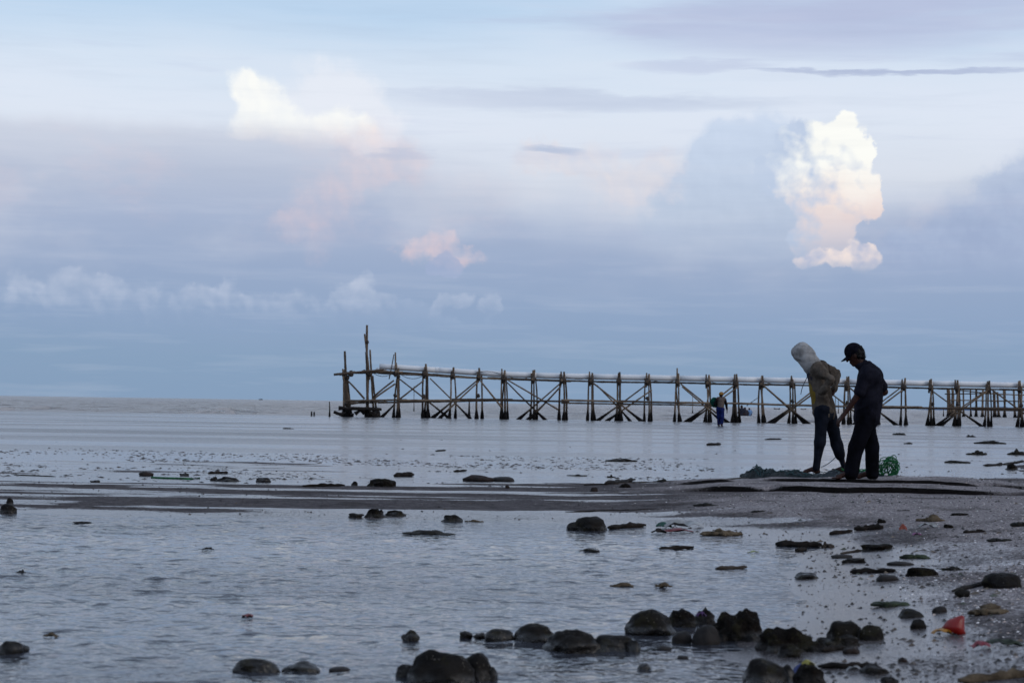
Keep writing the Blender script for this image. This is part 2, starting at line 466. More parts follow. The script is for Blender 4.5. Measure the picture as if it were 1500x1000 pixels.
def build_ground():
    ys = np.concatenate([np.linspace(-6, 3.9, 30), rows(4.0, 20.2, 0.8), np.arange(20.3, 23.4, 0.03), rows(23.45, 38.0, 0.8), np.linspace(40, 125, 40)])
    s = np.linspace(-1, 1, 760)
    Y = np.repeat(ys[:, None], len(s), 1)
    X = s[None, :] * (np.maximum(Y, 2.0) * 0.36 + 2.2)
    global GRID
    Z, wet, mud = terrain(X, Y, True)
    GRID = (ys, len(s), Z)
    me = mesh_np('sand', np.stack([X, Y, Z], 2).reshape(-1, 3), grid_faces(len(ys), len(s)))
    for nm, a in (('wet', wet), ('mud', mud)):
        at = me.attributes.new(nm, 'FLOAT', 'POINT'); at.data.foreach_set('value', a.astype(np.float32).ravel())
    m, n, b = material('beach sand')
    g = n.new('ShaderNodeNewGeometry').outputs['Position']
    sp = n.new('ShaderNodeSeparateXYZ'); n.link(g, sp.inputs[0])
    z = E(n, sp.outputs[2])
    big = n.noise(g, 0.9, 4.0, 0.6); fine = n.noise(g, 38.0, 4.0, 0.65); grain = n.noise(g, 160.0, 2.0, 0.6)
    dry = n.sstep(z + (big - 0.5) * 0.10 + (fine - 0.5) * 0.03, 0.030, 0.090)
    wetc = n.mix(n.sstep(fine * 0.55 + n.noise(g, 9.0, 4.0, 0.6) * 0.45, 0.34, 0.66), lin((55, 52, 53)), lin((98, 93, 94)))
    dryc = n.mix(n.sstep(fine * 0.6 + grain * 0.4, 0.36, 0.64), lin((80, 75, 75)), lin((160, 153, 153)))
    # shell grit and black grains
    vor = n.voro(g, 55.0, 'F1', 'Distance'); vor2 = n.voro(g, 24.0, 'F1', 'Distance')
    c = n.mix(dry, wetc, dryc)
    pat = n.sstep(n.noise(g, 2.2, 3.0, 0.6), 0.34, 0.56)
    c = n.mix(n.sstep(vor, 0.26, 0.16) * pat * n.mapr(dry, 0, 1, 0.25, 0.85), c, lin((205, 198, 195)))
    c = n.mix(n.sstep(vor2, 0.20, 0.12) * 0.7, c, lin((34, 30, 30)))
    c = n.mix(n.sstep(n.noise(g, 1.7, 5.0, 0.65), 0.50, 0.66) * 0.55, c, lin((52, 46, 44)))      # darker silt patches
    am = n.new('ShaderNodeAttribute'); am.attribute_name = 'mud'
    c = n.mix(n.sstep(E(n, am.outputs['Fac']) + (fine - 0.5) * 1.0, 0.25, 0.7), c, lin((20, 17, 16)))       # dark mud layer of the cut banks, with undercut shade painted into its colour
    n.link(c, b.inputs['Base Color'])
    aw = n.new('ShaderNodeAttribute'); aw.attribute_name = 'wet'
    speck = n.noise(g, 75.0, 3.0, 0.7)
    film = n.sstep(E(n, aw.outputs['Fac']) + (fine - 0.5) * 1.1 + (speck - 0.5) * 1.5 + (big - 0.5) * 0.6, 0.42, 0.72)
    r = n.mapr(film, 0.0, 1.0, 0.85, 0.22)
    n.link(r.s, b.inputs['Roughness'])
    n.link(n.mapr(film, 0, 1, 0.03, 0.5).s, b.inputs['Specular IOR Level'])
    bp = n.new('ShaderNodeBump'); bp.inputs['Distance'].default_value = 0.016
    n.link(n.mapr(film, 0.0, 1.0, 0.9, 0.2).s, bp.inputs['Strength'])
    n.link((fine * 0.7 + grain * 0.3 + n.sstep(vor, 0.3, 0.1) * 0.25 + n.noise(g, 8.0, 3.0, 0.55) * 1.6).s, bp.inputs['Height'])
    n.link(bp.outputs[0], b.inputs['Normal'])
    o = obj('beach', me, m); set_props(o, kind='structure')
    # ground far to the sides and behind, under water level
    return o
build_ground()

def water_mat(name, base, ripple, long_amp, rough, stretch=1.0, calm=None, patch=0.0):
    m, n, b = material(name)
    g = n.new('ShaderNodeNewGeometry').outputs['Position']
    sp = n.new('ShaderNodeSeparateXYZ'); n.link(g, sp.inputs[0])
    X, Y = E(n, sp.outputs[0]), E(n, sp.outputs[1])
    v = n.xyz(X * stretch, Y, 0.0)
    n.link(n.mix(n.noise(n.xyz(X * 0.06, Y * 0.2, 1.0), 1.0, 3.0, 0.5), base, tuple(c * 1.25 for c in base)), b.inputs['Base Color'])
    b.inputs['IOR'].default_value = 1.33
    b.inputs['Specular IOR Level'].default_value = 0.5
    breeze = n.sstep(n.noise(n.xyz(X * 0.05, Y * 0.28, 5.0), 1.0, 3.0, 0.55), 0.38, 0.62)
    if calm: breeze = breeze * n.mapr(Y, calm[0], calm[1], calm[2], calm[3])
    n.link(n.mapr(breeze, 0, 1, rough * 0.4, rough).s, b.inputs['Roughness'])
    h = n.noise(v, 5.0, 3.0, 0.55, 0.4) * 0.6 + n.noise(v, 13.0, 2.0, 0.5) * 0.3
    if long_amp: h = h + n.noise(v, 1.6, 2.0, 0.5) * long_amp
    bp = n.new('ShaderNodeBump'); bp.inputs['Distance'].default_value = ripple
    n.link(n.mapr(breeze, 0, 1, 1.0 - patch, 1.0).s, bp.inputs['Strength'])
    n.link(h.s, bp.inputs['Height']); n.link(bp.outputs[0], b.inputs['Normal'])
    return m

def build_water():
    # foreground pool, with its ripples as real relief
    ys = np.concatenate([np.linspace(-6, 4.0, 24), rows(4.05, 19.0, 0.55)])
    s = np.linspace(-1, 1, 620)
    Y = np.repeat(ys[:, None], len(s), 1)
    X = s[None, :] * (np.maximum(Y, 2.0) * 0.36 + 2.2)
    depth = np.clip(chain_dist(X, Y, POOL) / 0.5, 0, 1)
    a = sstep(Y, 2, 5) * (0.15 + 0.85 * depth)
    gust = 0.55 + 0.45 * fbm(X * 0.35, Y * 0.25, 2, 71)
    Z = a * gust * (0.0095 * fbm(X * 4.5 + 0.6 * Y, Y * 5.5, 2, 73) + 0.0050 * fbm(X * 10.0, Y * 10.0, 2, 79) + 0.002 * vnoise(X * 1.2, Y * 1.6, 83))
    me = mesh_np('pool', np.stack([X, Y, Z], 2).reshape(-1, 3), grid_faces(len(ys), len(s)))
    m = water_mat('pool water', (0.032, 0.035, 0.044), 0.06, 0.0, 0.12, patch=0.3)
    set_props(obj('tide_pool_water', me, m), kind='structure')
    # the wide film of water over the flats
    ys = np.concatenate([np.linspace(19.0, 40, 40), np.linspace(42, 121, 60)])
    s = np.linspace(-1, 1, 120)
    Y = np.repeat(ys[:, None], len(s), 1)
    X = s[None, :] * (Y * 0.36 + 2.2)
    Z = 0 * X
    me = mesh_np('film', np.stack([X, Y, Z], 2).reshape(-1, 3), grid_faces(len(ys), len(s)))
    m = water_mat('shallow water over the flats', (0.085, 0.083, 0.088), 0.08, 0.35, 0.30, stretch=0.6, calm=(30.0, 55.0, 0.35, 1.0), patch=0.75)
    set_props(obj('shallow_water', me, m), kind='structure')
    # open sea with chop and a few breaking crests
    ys = [121.0]
    while ys[-1] < 900: ys.append(ys[-1] * 1.0035)
    ys = np.array(ys + list(np.geomspace(930, 14000, 40)))
    s = np.linspace(-1, 1, 700)
    Y = np.repeat(ys[:, None], len(s), 1)
    X = s[None, :] * (Y * 0.36 + 2.2)
    a = sstep(Y, 121, 135) * sstep(Y, 900, 420)
    Z = a * (0.10 * fbm(X * 0.10, Y * 0.30, 3, 91) + 0.07 * fbm(X * 0.35, Y * 0.8, 2, 97))
    foam = np.zeros(X.shape)
    for (u, v, w, hgt_, yd) in [(325, 610, 55, .42, 128.0), (130, 611, 40, .30, 128.0), (270, 612, 30, .25, 125.0), (60, 608, 30, .25, 140.0), (5, 612, 26, .25, 127.0), (336, 604, 24, .30, 150.0), (140, 596, 34, .25, 200.0)]:
        c = at_dist(u, v, yd)
        wx = w * yd / FPX
        t = np.exp(-((X - c.x) / wx) ** 2) * (0.55 + 0.45 * fbm(X * 0.9, X * 0 + yd, 3, 7))
        yo = yd + 1.2 * fbm(X * 0.15, X * 0 + 1.0, 2, 17)
        prof = np.where(Y < yo, sstep(Y, yo - 1.2, yo), sstep(Y, yo + 5, yo))
        Z = Z + 0.7 * hgt_ * np.clip(t, 0, 1) * prof
        foam = np.maximum(foam, np.clip(t * 1.3, 0, 1) * np.where(Y < yo + .3, sstep(Y, yo - 3.0, yo - .4), 0))
    sw = 122.5 + 0.9 * fbm(X * 0.08, X * 0, 3, 23)
    foam = np.maximum(foam, 0.5 * np.exp(-((Y - sw) / 0.5) ** 2) * sstep(fbm(X * 0.12, X * 0 + 4, 3, 29), -.1, .5))
    me = mesh_np('sea', np.stack([X, Y, Z], 2).reshape(-1, 3), grid_faces(len(ys), len(s)))
    at = me.attributes.new('foam', 'FLOAT', 'POINT'); at.data.foreach_set('value', foam.astype(np.float32).ravel())
    m, n, b = material('silty sea water')
    g = n.new('ShaderNodeNewGeometry').outputs['Position']
    sp = n.new('ShaderNodeSeparateXYZ'); n.link(g, sp.inputs[0])
    Xn, Yn = E(n, sp.outputs[0]), E(n, sp.outputs[1])
    fa = n.new('ShaderNodeAttribute'); fa.attribute_name = 'foam'
    fo = n.sstep(E(n, fa.outputs['Fac']) * 1.0 + (n.noise(n.xyz(Xn * 1.4, Yn * 0.9, 0), 1.0, 4.0, 0.65) - 0.5) * 1.3, 0.4, 0.7)
    base = n.mix(n.noise(n.xyz(Xn * 0.02, Yn * 0.05, 2.0), 1.0, 3.0), lin((96, 88, 83)), lin((114, 105, 99)))
    n.link(n.mix(fo, base, lin((176, 170, 166))), b.inputs['Base Color'])
    b.inputs['IOR'].default_value = 1.33
    n.link(n.mapr(fo, 0, 1, 0.22, 0.8).s, b.inputs['Roughness'])
    h = n.noise(n.xyz(Xn * 0.5, Yn * 0.9, 0), 1.0, 4.0, 0.62)
    bp = n.new('ShaderNodeBump'); bp.inputs['Distance'].default_value = 0.6; bp.inputs['Strength'].default_value = 1.0
    n.link(h.s, bp.inputs['Height']); n.link(bp.outputs[0], b.inputs['Normal'])
    set_props(obj('sea', me, m), kind='structure')
build_water()

# ------------------------------------------------------------------ bamboo jetty
def bamboo_mat():
    m, n, b = material('weathered bamboo')
    g = n.new('ShaderNodeNewGeometry').outputs['Position']
    sp = n.new('ShaderNodeSeparateXYZ'); n.link(g, sp.inputs[0]); z = E(n, sp.outputs[2])
    oi = n.new('ShaderNodeObjectInfo'); rnd = E(n, oi.outputs['Random'])
    a = n.noise(g, 2.5, 4.0, 0.6)
    c = n.mix(rnd, lin((68, 59, 52)), lin((132, 114, 96)))
    c = n.mix(n.sstep(a, 0.4, 0.7) * 0.6, c, lin((66, 56, 50)))
    grow = n.sstep(z + (n.noise(g, 3.0, 4.0, 0.6) - 0.5) * 0.7, 0.85, 0.35)      # mussels and weed up to the high-water line
    n.link(n.mix(grow, c, lin((18, 16, 16))), b.inputs['Base Color'])
    b.inputs['Roughness'].default_value = 0.75
    b.inputs['Specular IOR Level'].default_value = 0.08
    return m
M_BAMBOO = bamboo_mat()
M_GROWTH = simple_mat('mussel growth', lin((24, 21, 20)), lin((46, 40, 37)), 0.8, 6.0, 0.8, 14.0, 0.2, dist=0.05)
M_LASH = simple_mat('tarred lashing rope', lin((40, 36, 34)), lin((72, 64, 58)), 0.85, 9.0, 0.0)
M_PIPE = simple_mat('white pvc pipe', lin((218, 219, 220)), lin((228, 228, 228)), 0.4, 0.8, 0.0, spec=0.5)

def tube_mesh(name, pts, radii, sides=8, cap=True, wob=0.0, seed=0):
    pts = [Vector(p) for p in pts]
    rr = random.Random(seed)
    V, F = [], []
    k = len(pts)
    for i, p in enumerate(pts):
        t = (pts[min(i + 1, k - 1)] - pts[max(i - 1, 0)]).normalized()
        ref = Vector((0, 1, 0)) if abs(t.y) < 0.9 else Vector((1, 0, 0))
        a = t.cross(ref).normalized(); b = t.cross(a)
        for s in range(sides):
            an = 2 * math.pi * s / sides
            r = radii[i] * (1 + wob * rr.uniform(-1, 1))
            V.append(p + (a * math.cos(an) + b * math.sin(an)) * r)
    for i in range(k - 1):
        for s in range(sides):
            s2 = (s + 1) % sides
            F.append((i * sides + s, i * sides + s2, (i + 1) * sides + s2, (i + 1) * sides + s))
    if cap:
        F.append(tuple(range(sides))[::-1]); F.append(tuple(range((k - 1) * sides, k * sides)))
    me = bpy.data.meshes.new(name); me.from_pydata(V, [], F); me.update()
    for p in me.polygons: p.use_smooth = len(p.vertices) == 4
    return me

def pole(name, a, b, r0, r1=None, parent=None, m=None, growth=False, bend=0.0, seed=0, sides=8):
    """a bamboo pole from a (foot) to b with nodes and a little bend"""
    a, b = Vector(a), Vector(b); r1 = r1 or r0 * 0.8
    rr = random.Random(seed * 7 + 1)
    L = (b - a).length; n = max(4, min(14, int(L / 0.32)))
    off = Vector((rr.uniform(-1, 1), rr.uniform(-1, 1), rr.uniform(-.4, .4))) * bend * L
    pts, rad = [], []
    for i in range(n + 1):
        t = i / n
        p = a.lerp(b, t) + off * math.sin(t * math.pi)
        r = r0 + (r1 - r0) * t
        if i % 2: r *= 1.12
        if growth:
            r *= 1 + 0.95 * max(0, 1 - (p.z + 0.05) / 0.55) * rr.uniform(0.7, 1.2) + 0.25 * max(0, 1 - p.z / 1.0)
        pts.append(p); rad.append(r)
    me = tube_mesh(name, pts, rad, sides, wob=0.06, seed=seed)
    return obj(name, me, m or M_BAMBOO, parent)

JY = 118.0
jetty = empty('bamboo_jetty', (at_dist(505, 612, JY).x, JY, 0))
set_props(jetty, 'long rickety bamboo jetty on splayed cross-braced poles standing in the water', 'jetty')
def jp(u, v, dy=0.0):
    return at_dist(u, v, JY + dy)
def jpole(name, u0, v0, u1, v1, r=0.065, dy0=0.0, dy1=None, growth=False, seed=0, bend=0.026, r1=None):
    a = jp(u0, v0, dy0); b = jp(u1, v1, dy0 if dy1 is None else dy1)
    if growth: a.z = min(a.z, -0.12)
    o = pole(name, a, b, r, r1, None, None, growth, bend, seed)
    o.parent = jetty; o.matrix_parent_inverse = Matrix.Translation(-jetty.location)
    return o
def jlash(u, v, dy, w=0.16, h=0.14, seed=0):
    p = jp(u, v, dy)
    rr = random.Random(seed)
    me = tube_mesh('lashing', [p + Vector((0, 0, -h)), p + Vector((0, 0, -h * .4)), p + Vector((rr.uniform(-.03, .03), 0, h * .2)), p + Vector((0, 0, h))], [w * .5, w * rr.uniform(.8, 1.1), w * rr.uniform(.7, 1.1), w * .45], 7, wob=0.25, seed=seed)
    o = obj('lashing', me, M_LASH); o.parent = jetty; o.matrix_parent_inverse = Matrix.Translation(-jetty.location)

PIPE_PTS = [(556, 536.5), (600, 539.2), (640, 541.8), (700, 545.8), (740, 548.2), (830, 550.8), (990, 553.8), (1160, 557.2), (1330, 560.8), (1500, 564.2), (1640, 567)]
def pipe_v(u):
    return float(np.interp(u, [p[0] for p in PIPE_PTS], [p[1] for p in PIPE_PTS]))
def foot_v(u):
    return float(np.interp(u, [500, 740, 910, 1040, 1190, 1360, 1500, 1640], [612, 613.5, 617, 619, 621, 624.5, 626.5, 628.5]))

BENTS = [(581, 3, 516), (623, 4, 537), (663, 2, 543), (702, 2, 544), (738, 4, 540), (781, 3, 542), (824, 3, 544), (866, 3, 544), (907, 4, 546), (949, 3, 546), (993, 3, 539), (1037, 3, 548),
         (1078, 4, 548), (1116, 3, 550), (1160, 3, 550), (1203, 3, 551), (1241, 3, 551), (1283, 3, 553), (1324, 3, 555), (1363, 3, 556), (1402, 4, 556), (1447, 3, 558), (1494, 3, 558), (1537, 3, 560), (1580, 3, 561), (1624, 3, 562)]
rr = random.Random(11)
sd = 100
for (u, npole, vtop) in BENTS:
    pv, fv = pipe_v(u), foot_v(u)
    spots = [(-1, -0.55), (1, 0.55), (0.35, -0.6), (-0.5, 0.6)][:npole]
    for k, (sx, dy) in enumerate(spots):
        sd += 1
        sp = rr.uniform(3.6, 5.6) * sx
        tp = rr.uniform(2.2, 3.8) * (sx if rr.random() < 0.8 else -sx)
        jpole('post', u + sp, fv + rr.uniform(-.6, .6), u + tp, pv + rr.uniform(-3, 5), rr.uniform(.044, .058), dy * 1.25, dy * 0.55, True, sd)
    sd += 1
    jpole('pipe_stop', u - rr.uniform(1, 3), pv + 14, u - rr.uniform(0, 3), vtop, .05, -.32, -.28, False, sd)
    sd += 1
    jpole('pipe_stop', u + rr.uniform(0, 2.5), pv + 12, u + rr.uniform(-1, 2.5), pv - rr.uniform(5.5, 8), .065, -.30, -.26, False, sd)
    sd += 1
    a = jp(u - 1, pv + 5.8, -0.8); b = jp(u + 1, pv + 5.8, 0.8)
    o = pole('cross_beam', a, b, .07, .06, None, None, False, 0.0, sd); o.parent = jetty; o.matrix_parent_inverse = Matrix.Translation(-jetty.location)
    jlash(u - .5, pv + 6, -.5, .15, .2, sd)
    if rr.random() < .55: jlash(u + rr.uniform(-3, 3), foot_v(u) - 33 + rr.uniform(-1, 1), -.6, .11, .12, sd + 3)
# braces, bay by bay
BR = [(584, 554, 662, 609), (630, 554, 692, 612), (699, 557, 630, 606), (701, 559, 641, 611), (577, 557, 546, 582), (579, 562, 542, 588), (704, 558, 736, 598), (621, 557, 586, 584),
      (578, 592, 556, 609), (743, 556, 818, 600), (743, 560, 802, 615), (820, 562, 756, 614), (822, 565, 771, 615), (869, 561, 944, 614), (874, 564, 926, 618), (946, 564, 871, 611), (955, 571, 885, 616),
      (997, 562, 1070, 618), (999, 566, 1062, 615), (1078, 562, 1000, 614), (1082, 566, 1005, 618), (1118, 564, 1188, 620), (1121, 567, 1183, 616), (1197, 567, 1122, 618), (1200, 570, 1127, 620),
      (1206, 567, 1280, 620), (1320, 567, 1247, 618), (1322, 571, 1252, 621), (1245, 568, 1317, 622), (1365, 572, 1443, 622), (1448, 570, 1367, 617), (1446, 573, 1374, 625), (1452, 570, 1530, 625), (1578, 575, 1496, 622), (510, 558, 534, 584), (506, 566, 513, 592)]
for i, (a, b, c, d) in enumerate(BR):
    jpole('brace', c, d, a, b, rr.uniform(.042, .054), -.78 + .1 * (i % 3), -.66 + .1 * (i % 3), d > 604, 300 + i, 0.02)
# rails along the jetty, each length its own pole
def rail(us, vf, dy, seed, r=.06, jitter=1.0, gap=0):
    for i in range(len(us) - 1):
        a, b = us[i] - 6, us[i + 1] + 6 - gap
        jpole('rail', a, vf(a) + rr.uniform(-jitter, jitter), b, vf(b) + rr.uniform(-jitter, jitter), r, dy + .12 * (i % 2), dy + .12 * ((i + 1) % 2), False, seed + i, .006)
rv = lambda u: float(np.interp(u, [500, 740, 1000, 1250, 1500, 1650], [586.5, 585.5, 589.3, 595, 598.5, 601]))
rail([512, 590, 668, 745, 828, 912, 1000, 1085, 1165, 1250, 1345, 1430, 1510, 1600], rv, -.9, 400)
rail([512, 560, 640, 745], lambda u: rv(u) + 3 - .012 * (u - 512), .9, 420, .055)
rail([828, 910, 995, 1040], lambda u: rv(u) + 2.5 + .004 * (u - 828), .85, 430, .05)
rail([1250, 1345, 1430, 1510, 1600], lambda u: rv(u) + 1.6, .9, 440, .05)
rail([560, 640, 720, 800, 880, 960, 1040, 1120, 1200, 1290, 1380, 1470, 1560, 1630], lambda u: pipe_v(u) + 7.0, .42, 450, .055, .6)
rail([560, 650, 740, 830], lambda u: pipe_v(u) + 7.4 + max(0, (700 - u) * .018), -.42, 470, .05, .5)
# the seaward head: masts, working rails and a log at the water
for (u0, v0, u1, v1, r, dy, gr) in [(510, 610, 505, 514, .075, -.5, 1), (504, 609, 503.5, 541, .07, .5, 1), (514, 610, 508.5, 551, .06, .3, 1), (508, 600, 505, 566, .04, 0, 0),
        (539, 611, 537.5, 476, .075, -.5, 1), (541, 556, 534, 489, .06, -.6, 0), (548, 608, 542, 512, .06, .4, 1), (537, 612, 540, 548, .07, .7, 1), (553, 612, 546, 550, .055, .2, 1),
        (503, 556, 502, 540, .05, -.7, 0), (570, 555, 577, 519, .03, -.7, 0)]:
    sd += 1; jpole('mast' if v1 < 530 else 'post', u0, v0, u1, v1, r, dy, None, bool(gr), sd, .01)
for (u0, v0, u1, v1, r, dy) in [(489, 548.5, 562, 541.5, .065, -.75), (503, 546, 563, 545.5, .06, .6), (497, 549, 520, 544, .05, 0.1), (530, 543.5, 590, 545, .06, -.5), (512, 592, 548, 585, .05, -.7)]:
    sd += 1; jpole('rail', u0, v0, u1, v1, r, dy, None, False, sd, .006)
for (u, v, s_) in [(505, 549, .34), (514, 547, .3), (509, 553, .2), (538, 545, .24), (541, 549, .2), (579, 547, .24), (583, 551, .2), (538, 501, .17), (534, 544, .18), (506, 592, .16), (538, 590, .18), (545, 588, .2)]:
    sd += 1; jlash(u, v, -.6, s_ * .62, s_ * .6, sd)
def jdark(name, u0, v0, u1, v1, r, dy, seed):
    a, b = jp(u0, v0, dy), jp(u1, v1, dy)
    pts = [a.lerp(b, t / 6) for t in range(7)]
    q = random.Random(seed)
    me = tube_mesh(name, pts, [r * q.uniform(.7, 1.2) for _ in pts], 9, wob=.2, seed=seed)
    o = obj(name, me, M_GROWTH); o.parent = jetty; o.matrix_parent_inverse = Matrix.Translation(-jetty.location)
for i, a in enumerate([(496, 597.5, 559, 599.5, .10, -.9), (489, 603, 503, 608.5, .10, -.5), (520, 606, 532, 598, .10, -.6), (529, 600, 556, 610, .20, -.4), (538, 609, 557, 607, .20, -.2), (500, 606, 518, 608, .12, .1)]):
    jdark('base_log', *a, 900 + i)
def cable(u0, v0, u1, v1, sag, dy, r=.018, up=False):
    pts = []
    for i in range(13):
        t = i / 12; p = jp(u0 + (u1 - u0) * t, v0 + (v1 - v0) * t, dy); p.z -= sag * 4 * t * (1 - t) * JY / FPX
        pts.append(p)
    o = obj('cable', tube_mesh('cable', pts, [r] * 13, 5), M_LASH); o.parent = jetty; o.matrix_parent_inverse = Matrix.Translation(-jetty.location)
for c in [(545, 545, 575, 547, 5, -.8), (588, 549, 622, 549, 5.5, -.8), (696, 547, 735, 549, -4, -.9), (745, 551, 778, 551, 4, -.7), (829, 552, 864, 553, 3, -.7), (954, 556, 990, 557, 3, -.7), (1042, 559, 1074, 559, 3, -.7), (1122, 560, 1158, 561, 2.5, -.7), (535, 515, 536, 532, -1, -.6)]:
    cable(*c)
# pipeline lying on the jetty: a thing of its own
pipe = empty('white_pipeline', tuple(jp(556, 540, 0)))
set_props(pipe, 'long white plastic pipe laid along the top of the bamboo jetty', 'pipe')
seg = [556, 640, 700, 783, 866, 993, 1116, 1241, 1363, 1494, 1640]
for i in range(len(seg) - 1):
    us = np.linspace(seg[i], seg[i + 1], 6)
    me = tube_mesh('pipe_length', [jp(u, pipe_v(u), 0) for u in us], [.165] * 6, 20)
    o = obj('pipe_length', me, M_PIPE); o.parent = pipe; o.matrix_parent_inverse = Matrix.Translation(-pipe.location)
    if i:
        a, b = jp(seg[i] - 2.5, pipe_v(seg[i] - 2.5)), jp(seg[i] + 2.5, pipe_v(seg[i] + 2.5))
        o = obj('coupling', tube_mesh('coupling', [a, a.lerp(b, .1), a.lerp(b, .9), b], [.169, .178, .178, .169], 20), M_PIPE); o.parent = pipe; o.matrix_parent_inverse = Matrix.Translation(-pipe.location)
a, b = jp(551, 540.6, .5), jp(566, 541.6, .5)
o = obj('offcut_pipe', tube_mesh('offcut', [a, b], [.085, .085], 14), M_PIPE)
set_props(o, 'short white pipe end lying on the jetty head below the long pipe', 'pipe')

# posts and stakes standing by themselves in the water
def stake(u, v0, v1, y, label, r=.05, lean=0):
    a = at_dist(u, v0, y); b = at_dist(u + lean, v1, y); a.z = min(a.z, -.2)
    o = pole('mooring_stake', a, b, r, r * .8, None, None, True, .02, int(u))
    set_props(o, label, 'stake', 'stakes standing in the sea')
stake(482.5, 609, 588, 118, 'thin tall stake in the water just left of the jetty head', .032)
stake(456.5, 608, 602.5, 119, 'short stub stake, left one of a close pair left of the jetty', .028)
stake(460, 608, 603, 119, 'short stub stake, right one of a close pair left of the jetty', .028)
stake(606.5, 592, 565, 190, 'thin far stake seen through the first bay of the jetty', .03)
stake(687.5, 613, 588, 122, 'thin stake behind the jetty below its fifth bent', .05)
stake(1014.5, 599, 575, 230, 'thin far stake left of the walking figure, behind the jetty', .035)
stake(1224, 597, 581, 330, 'far stake behind the two men, left of a pair', .06)
stake(1228, 597, 584, 330, 'far stake behind the two men, right of a pair', .06)
stake(1382, 608, 596, 250, 'lone short stake left of the old trestle', .05)

# the older trestle farther out on the right
old = empty('old_bamboo_trestle', tuple(at_dist(1388, 606, 262)))
old.location.z = 0
set_props(old, 'old dark bamboo trestle standing farther out behind the right end of the jetty', 'trestle')
OY = 262.0
def opole(name, u0, v0, u1, v1, r, dy, seed, growth=True):
    a, b = at_dist(u0, v0, OY + dy), at_dist(u1, v1, OY + dy)
    if growth: a.z = -.3
    o = pole(name, a, b, r, r * .85, None, None, growth, .01, seed); o.parent = old; o.matrix_parent_inverse = Matrix.Translation(-old.location)
q = random.Random(5)
for i, (u, vt) in enumerate([(1388, 569), (1390, 570), (1395, 567), (1396, 571), (1411, 570), (1421.5, 570), (1430, 569.5), (1440, 570), (1455, 572), (1457, 572), (1461, 574), (1470, 570), (1472, 571), (1485, 572), (1492, 571), (1497, 573), (1508, 571), (1516, 572), (1524, 572), (1535, 572), (1548, 573), (1551, 573), (1563, 573), (1580, 574)]):
    opole('post', u + q.uniform(-1.5, 2.5), 609 + (u - 1388) * .012, u, vt, q.uniform(.10, .15), q.uniform(-.8, .8), 700 + i)
for i, (u0, v0, u1, v1) in enumerate([(1384, 577, 1452, 576), (1400, 571, 1470, 578), (1440, 576, 1510, 579), (1500, 578, 1585, 580), (1392, 586, 1460, 587), (1450, 587, 1530, 588), (1520, 588, 1585, 590), (1390, 596, 1460, 598), (1450, 598, 1540, 600), (1530, 600, 1585, 601)]):
    opole('rail', u0, v0, u1, v1, .07, -.9 + .15 * (i % 2), 740 + i, False)

# low land on the far right horizon
def headland(u0, u1, vtop, y, seed):
    n = 60
    V, F = [], []
    for i in range(n + 1):
        u = u0 + (u1 - u0) * i / n
        t = i / n
        p = at_dist(u, 600, y)
        h = (min(1, t * 6) * min(1, (1 - t) * 6)) * (vtop * y / FPX) * (1 + .25 * float(fbm(np.array([u * .06]), np.array([seed * 1.0]), 4, seed)[0])) + .1
        V += [(p.x, y - 60, -1), (p.x, y, h), (p.x, y + 200, h * .8), (p.x, y + 300, -1)]
    for i in range(n):
        for k in range(3):
            F.append((i * 4 + k, (i + 1) * 4 + k, (i + 1) * 4 + k + 1, i * 4 + k + 1))
    me = bpy.data.meshes.new('headland'); me.from_pydata(V, [], F); me.update()
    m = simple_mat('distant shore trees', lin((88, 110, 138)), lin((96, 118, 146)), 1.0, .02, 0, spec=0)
    set_props(obj('far_headland', me, m), kind='structure')
headland(1366, 1720, 5.0, 5200, 3)

M_BOAT = simple_mat('dark boat paint', lin((50, 52, 58)), lin((70, 70, 76)), 0.6, 2.0, 0)
def boat(u, v, w, y, label, cabin=False):
    c = at_dist(u, v, y); c.z = 0
    L = w * y / FPX; Bm = L * .22; H = L * .14
    root = empty('fishing_boat', tuple(c)); set_props(root, label, 'boat')
    V, F = [], []
    n = 14
    for i in range(n + 1):
        t = i / n * 2 - 1
        hw = Bm * .5 * max(.05, 1 - abs(t) ** 2.4); sh = H * (1 + .7 * t * t)
        x = t * L / 2
        V += [(x, -hw, sh), (x, -hw * .7, -H * .2), (x, 0, -H * .5), (x, hw * .7, -H * .2), (x, hw, sh), (x, 0, sh * .72)]
    for i in range(n):
        for k in range(6):
            F.append((i * 6 + k, i * 6 + (k + 1) % 6, (i + 1) * 6 + (k + 1) % 6, (i + 1) * 6 + k))
    me = bpy.data.meshes.new('hull'); me.from_pydata(V, [], F); me.update()
    obj('hull', me, M_BOAT, root)
    if cabin:
        me = tube_mesh('cabin', [(L * .1, 0, H * .6), (L * .1, 0, H * 1.9), (L * .1, 0, H * 2.0)], [L * .11, L * .10, L * .12], 4)
        obj('cabin', me, M_BOAT, root)
        obj('mast', tube_mesh('mast', [(-L * .1, 0, H * .5), (-L * .1, 0, H * 3)], [L * .012, L * .008], 6), M_BOAT, root)
    else:
        obj('thwart', tube_mesh('thwart', [(0, -Bm * .45, H * .8), (0, Bm * .45, H * .8)], [L * .02] * 2, 4), M_BOAT, root)
boat(1138, 598, 9, 900, 'small dark low boat on the sea left of the hooded man')
boat(1177, 598.5, 8, 950, 'small dark low boat on the sea just behind the hooded man')
boat(382, 584, 6, 4200, 'tiny ship with a mast on the left horizon', True)

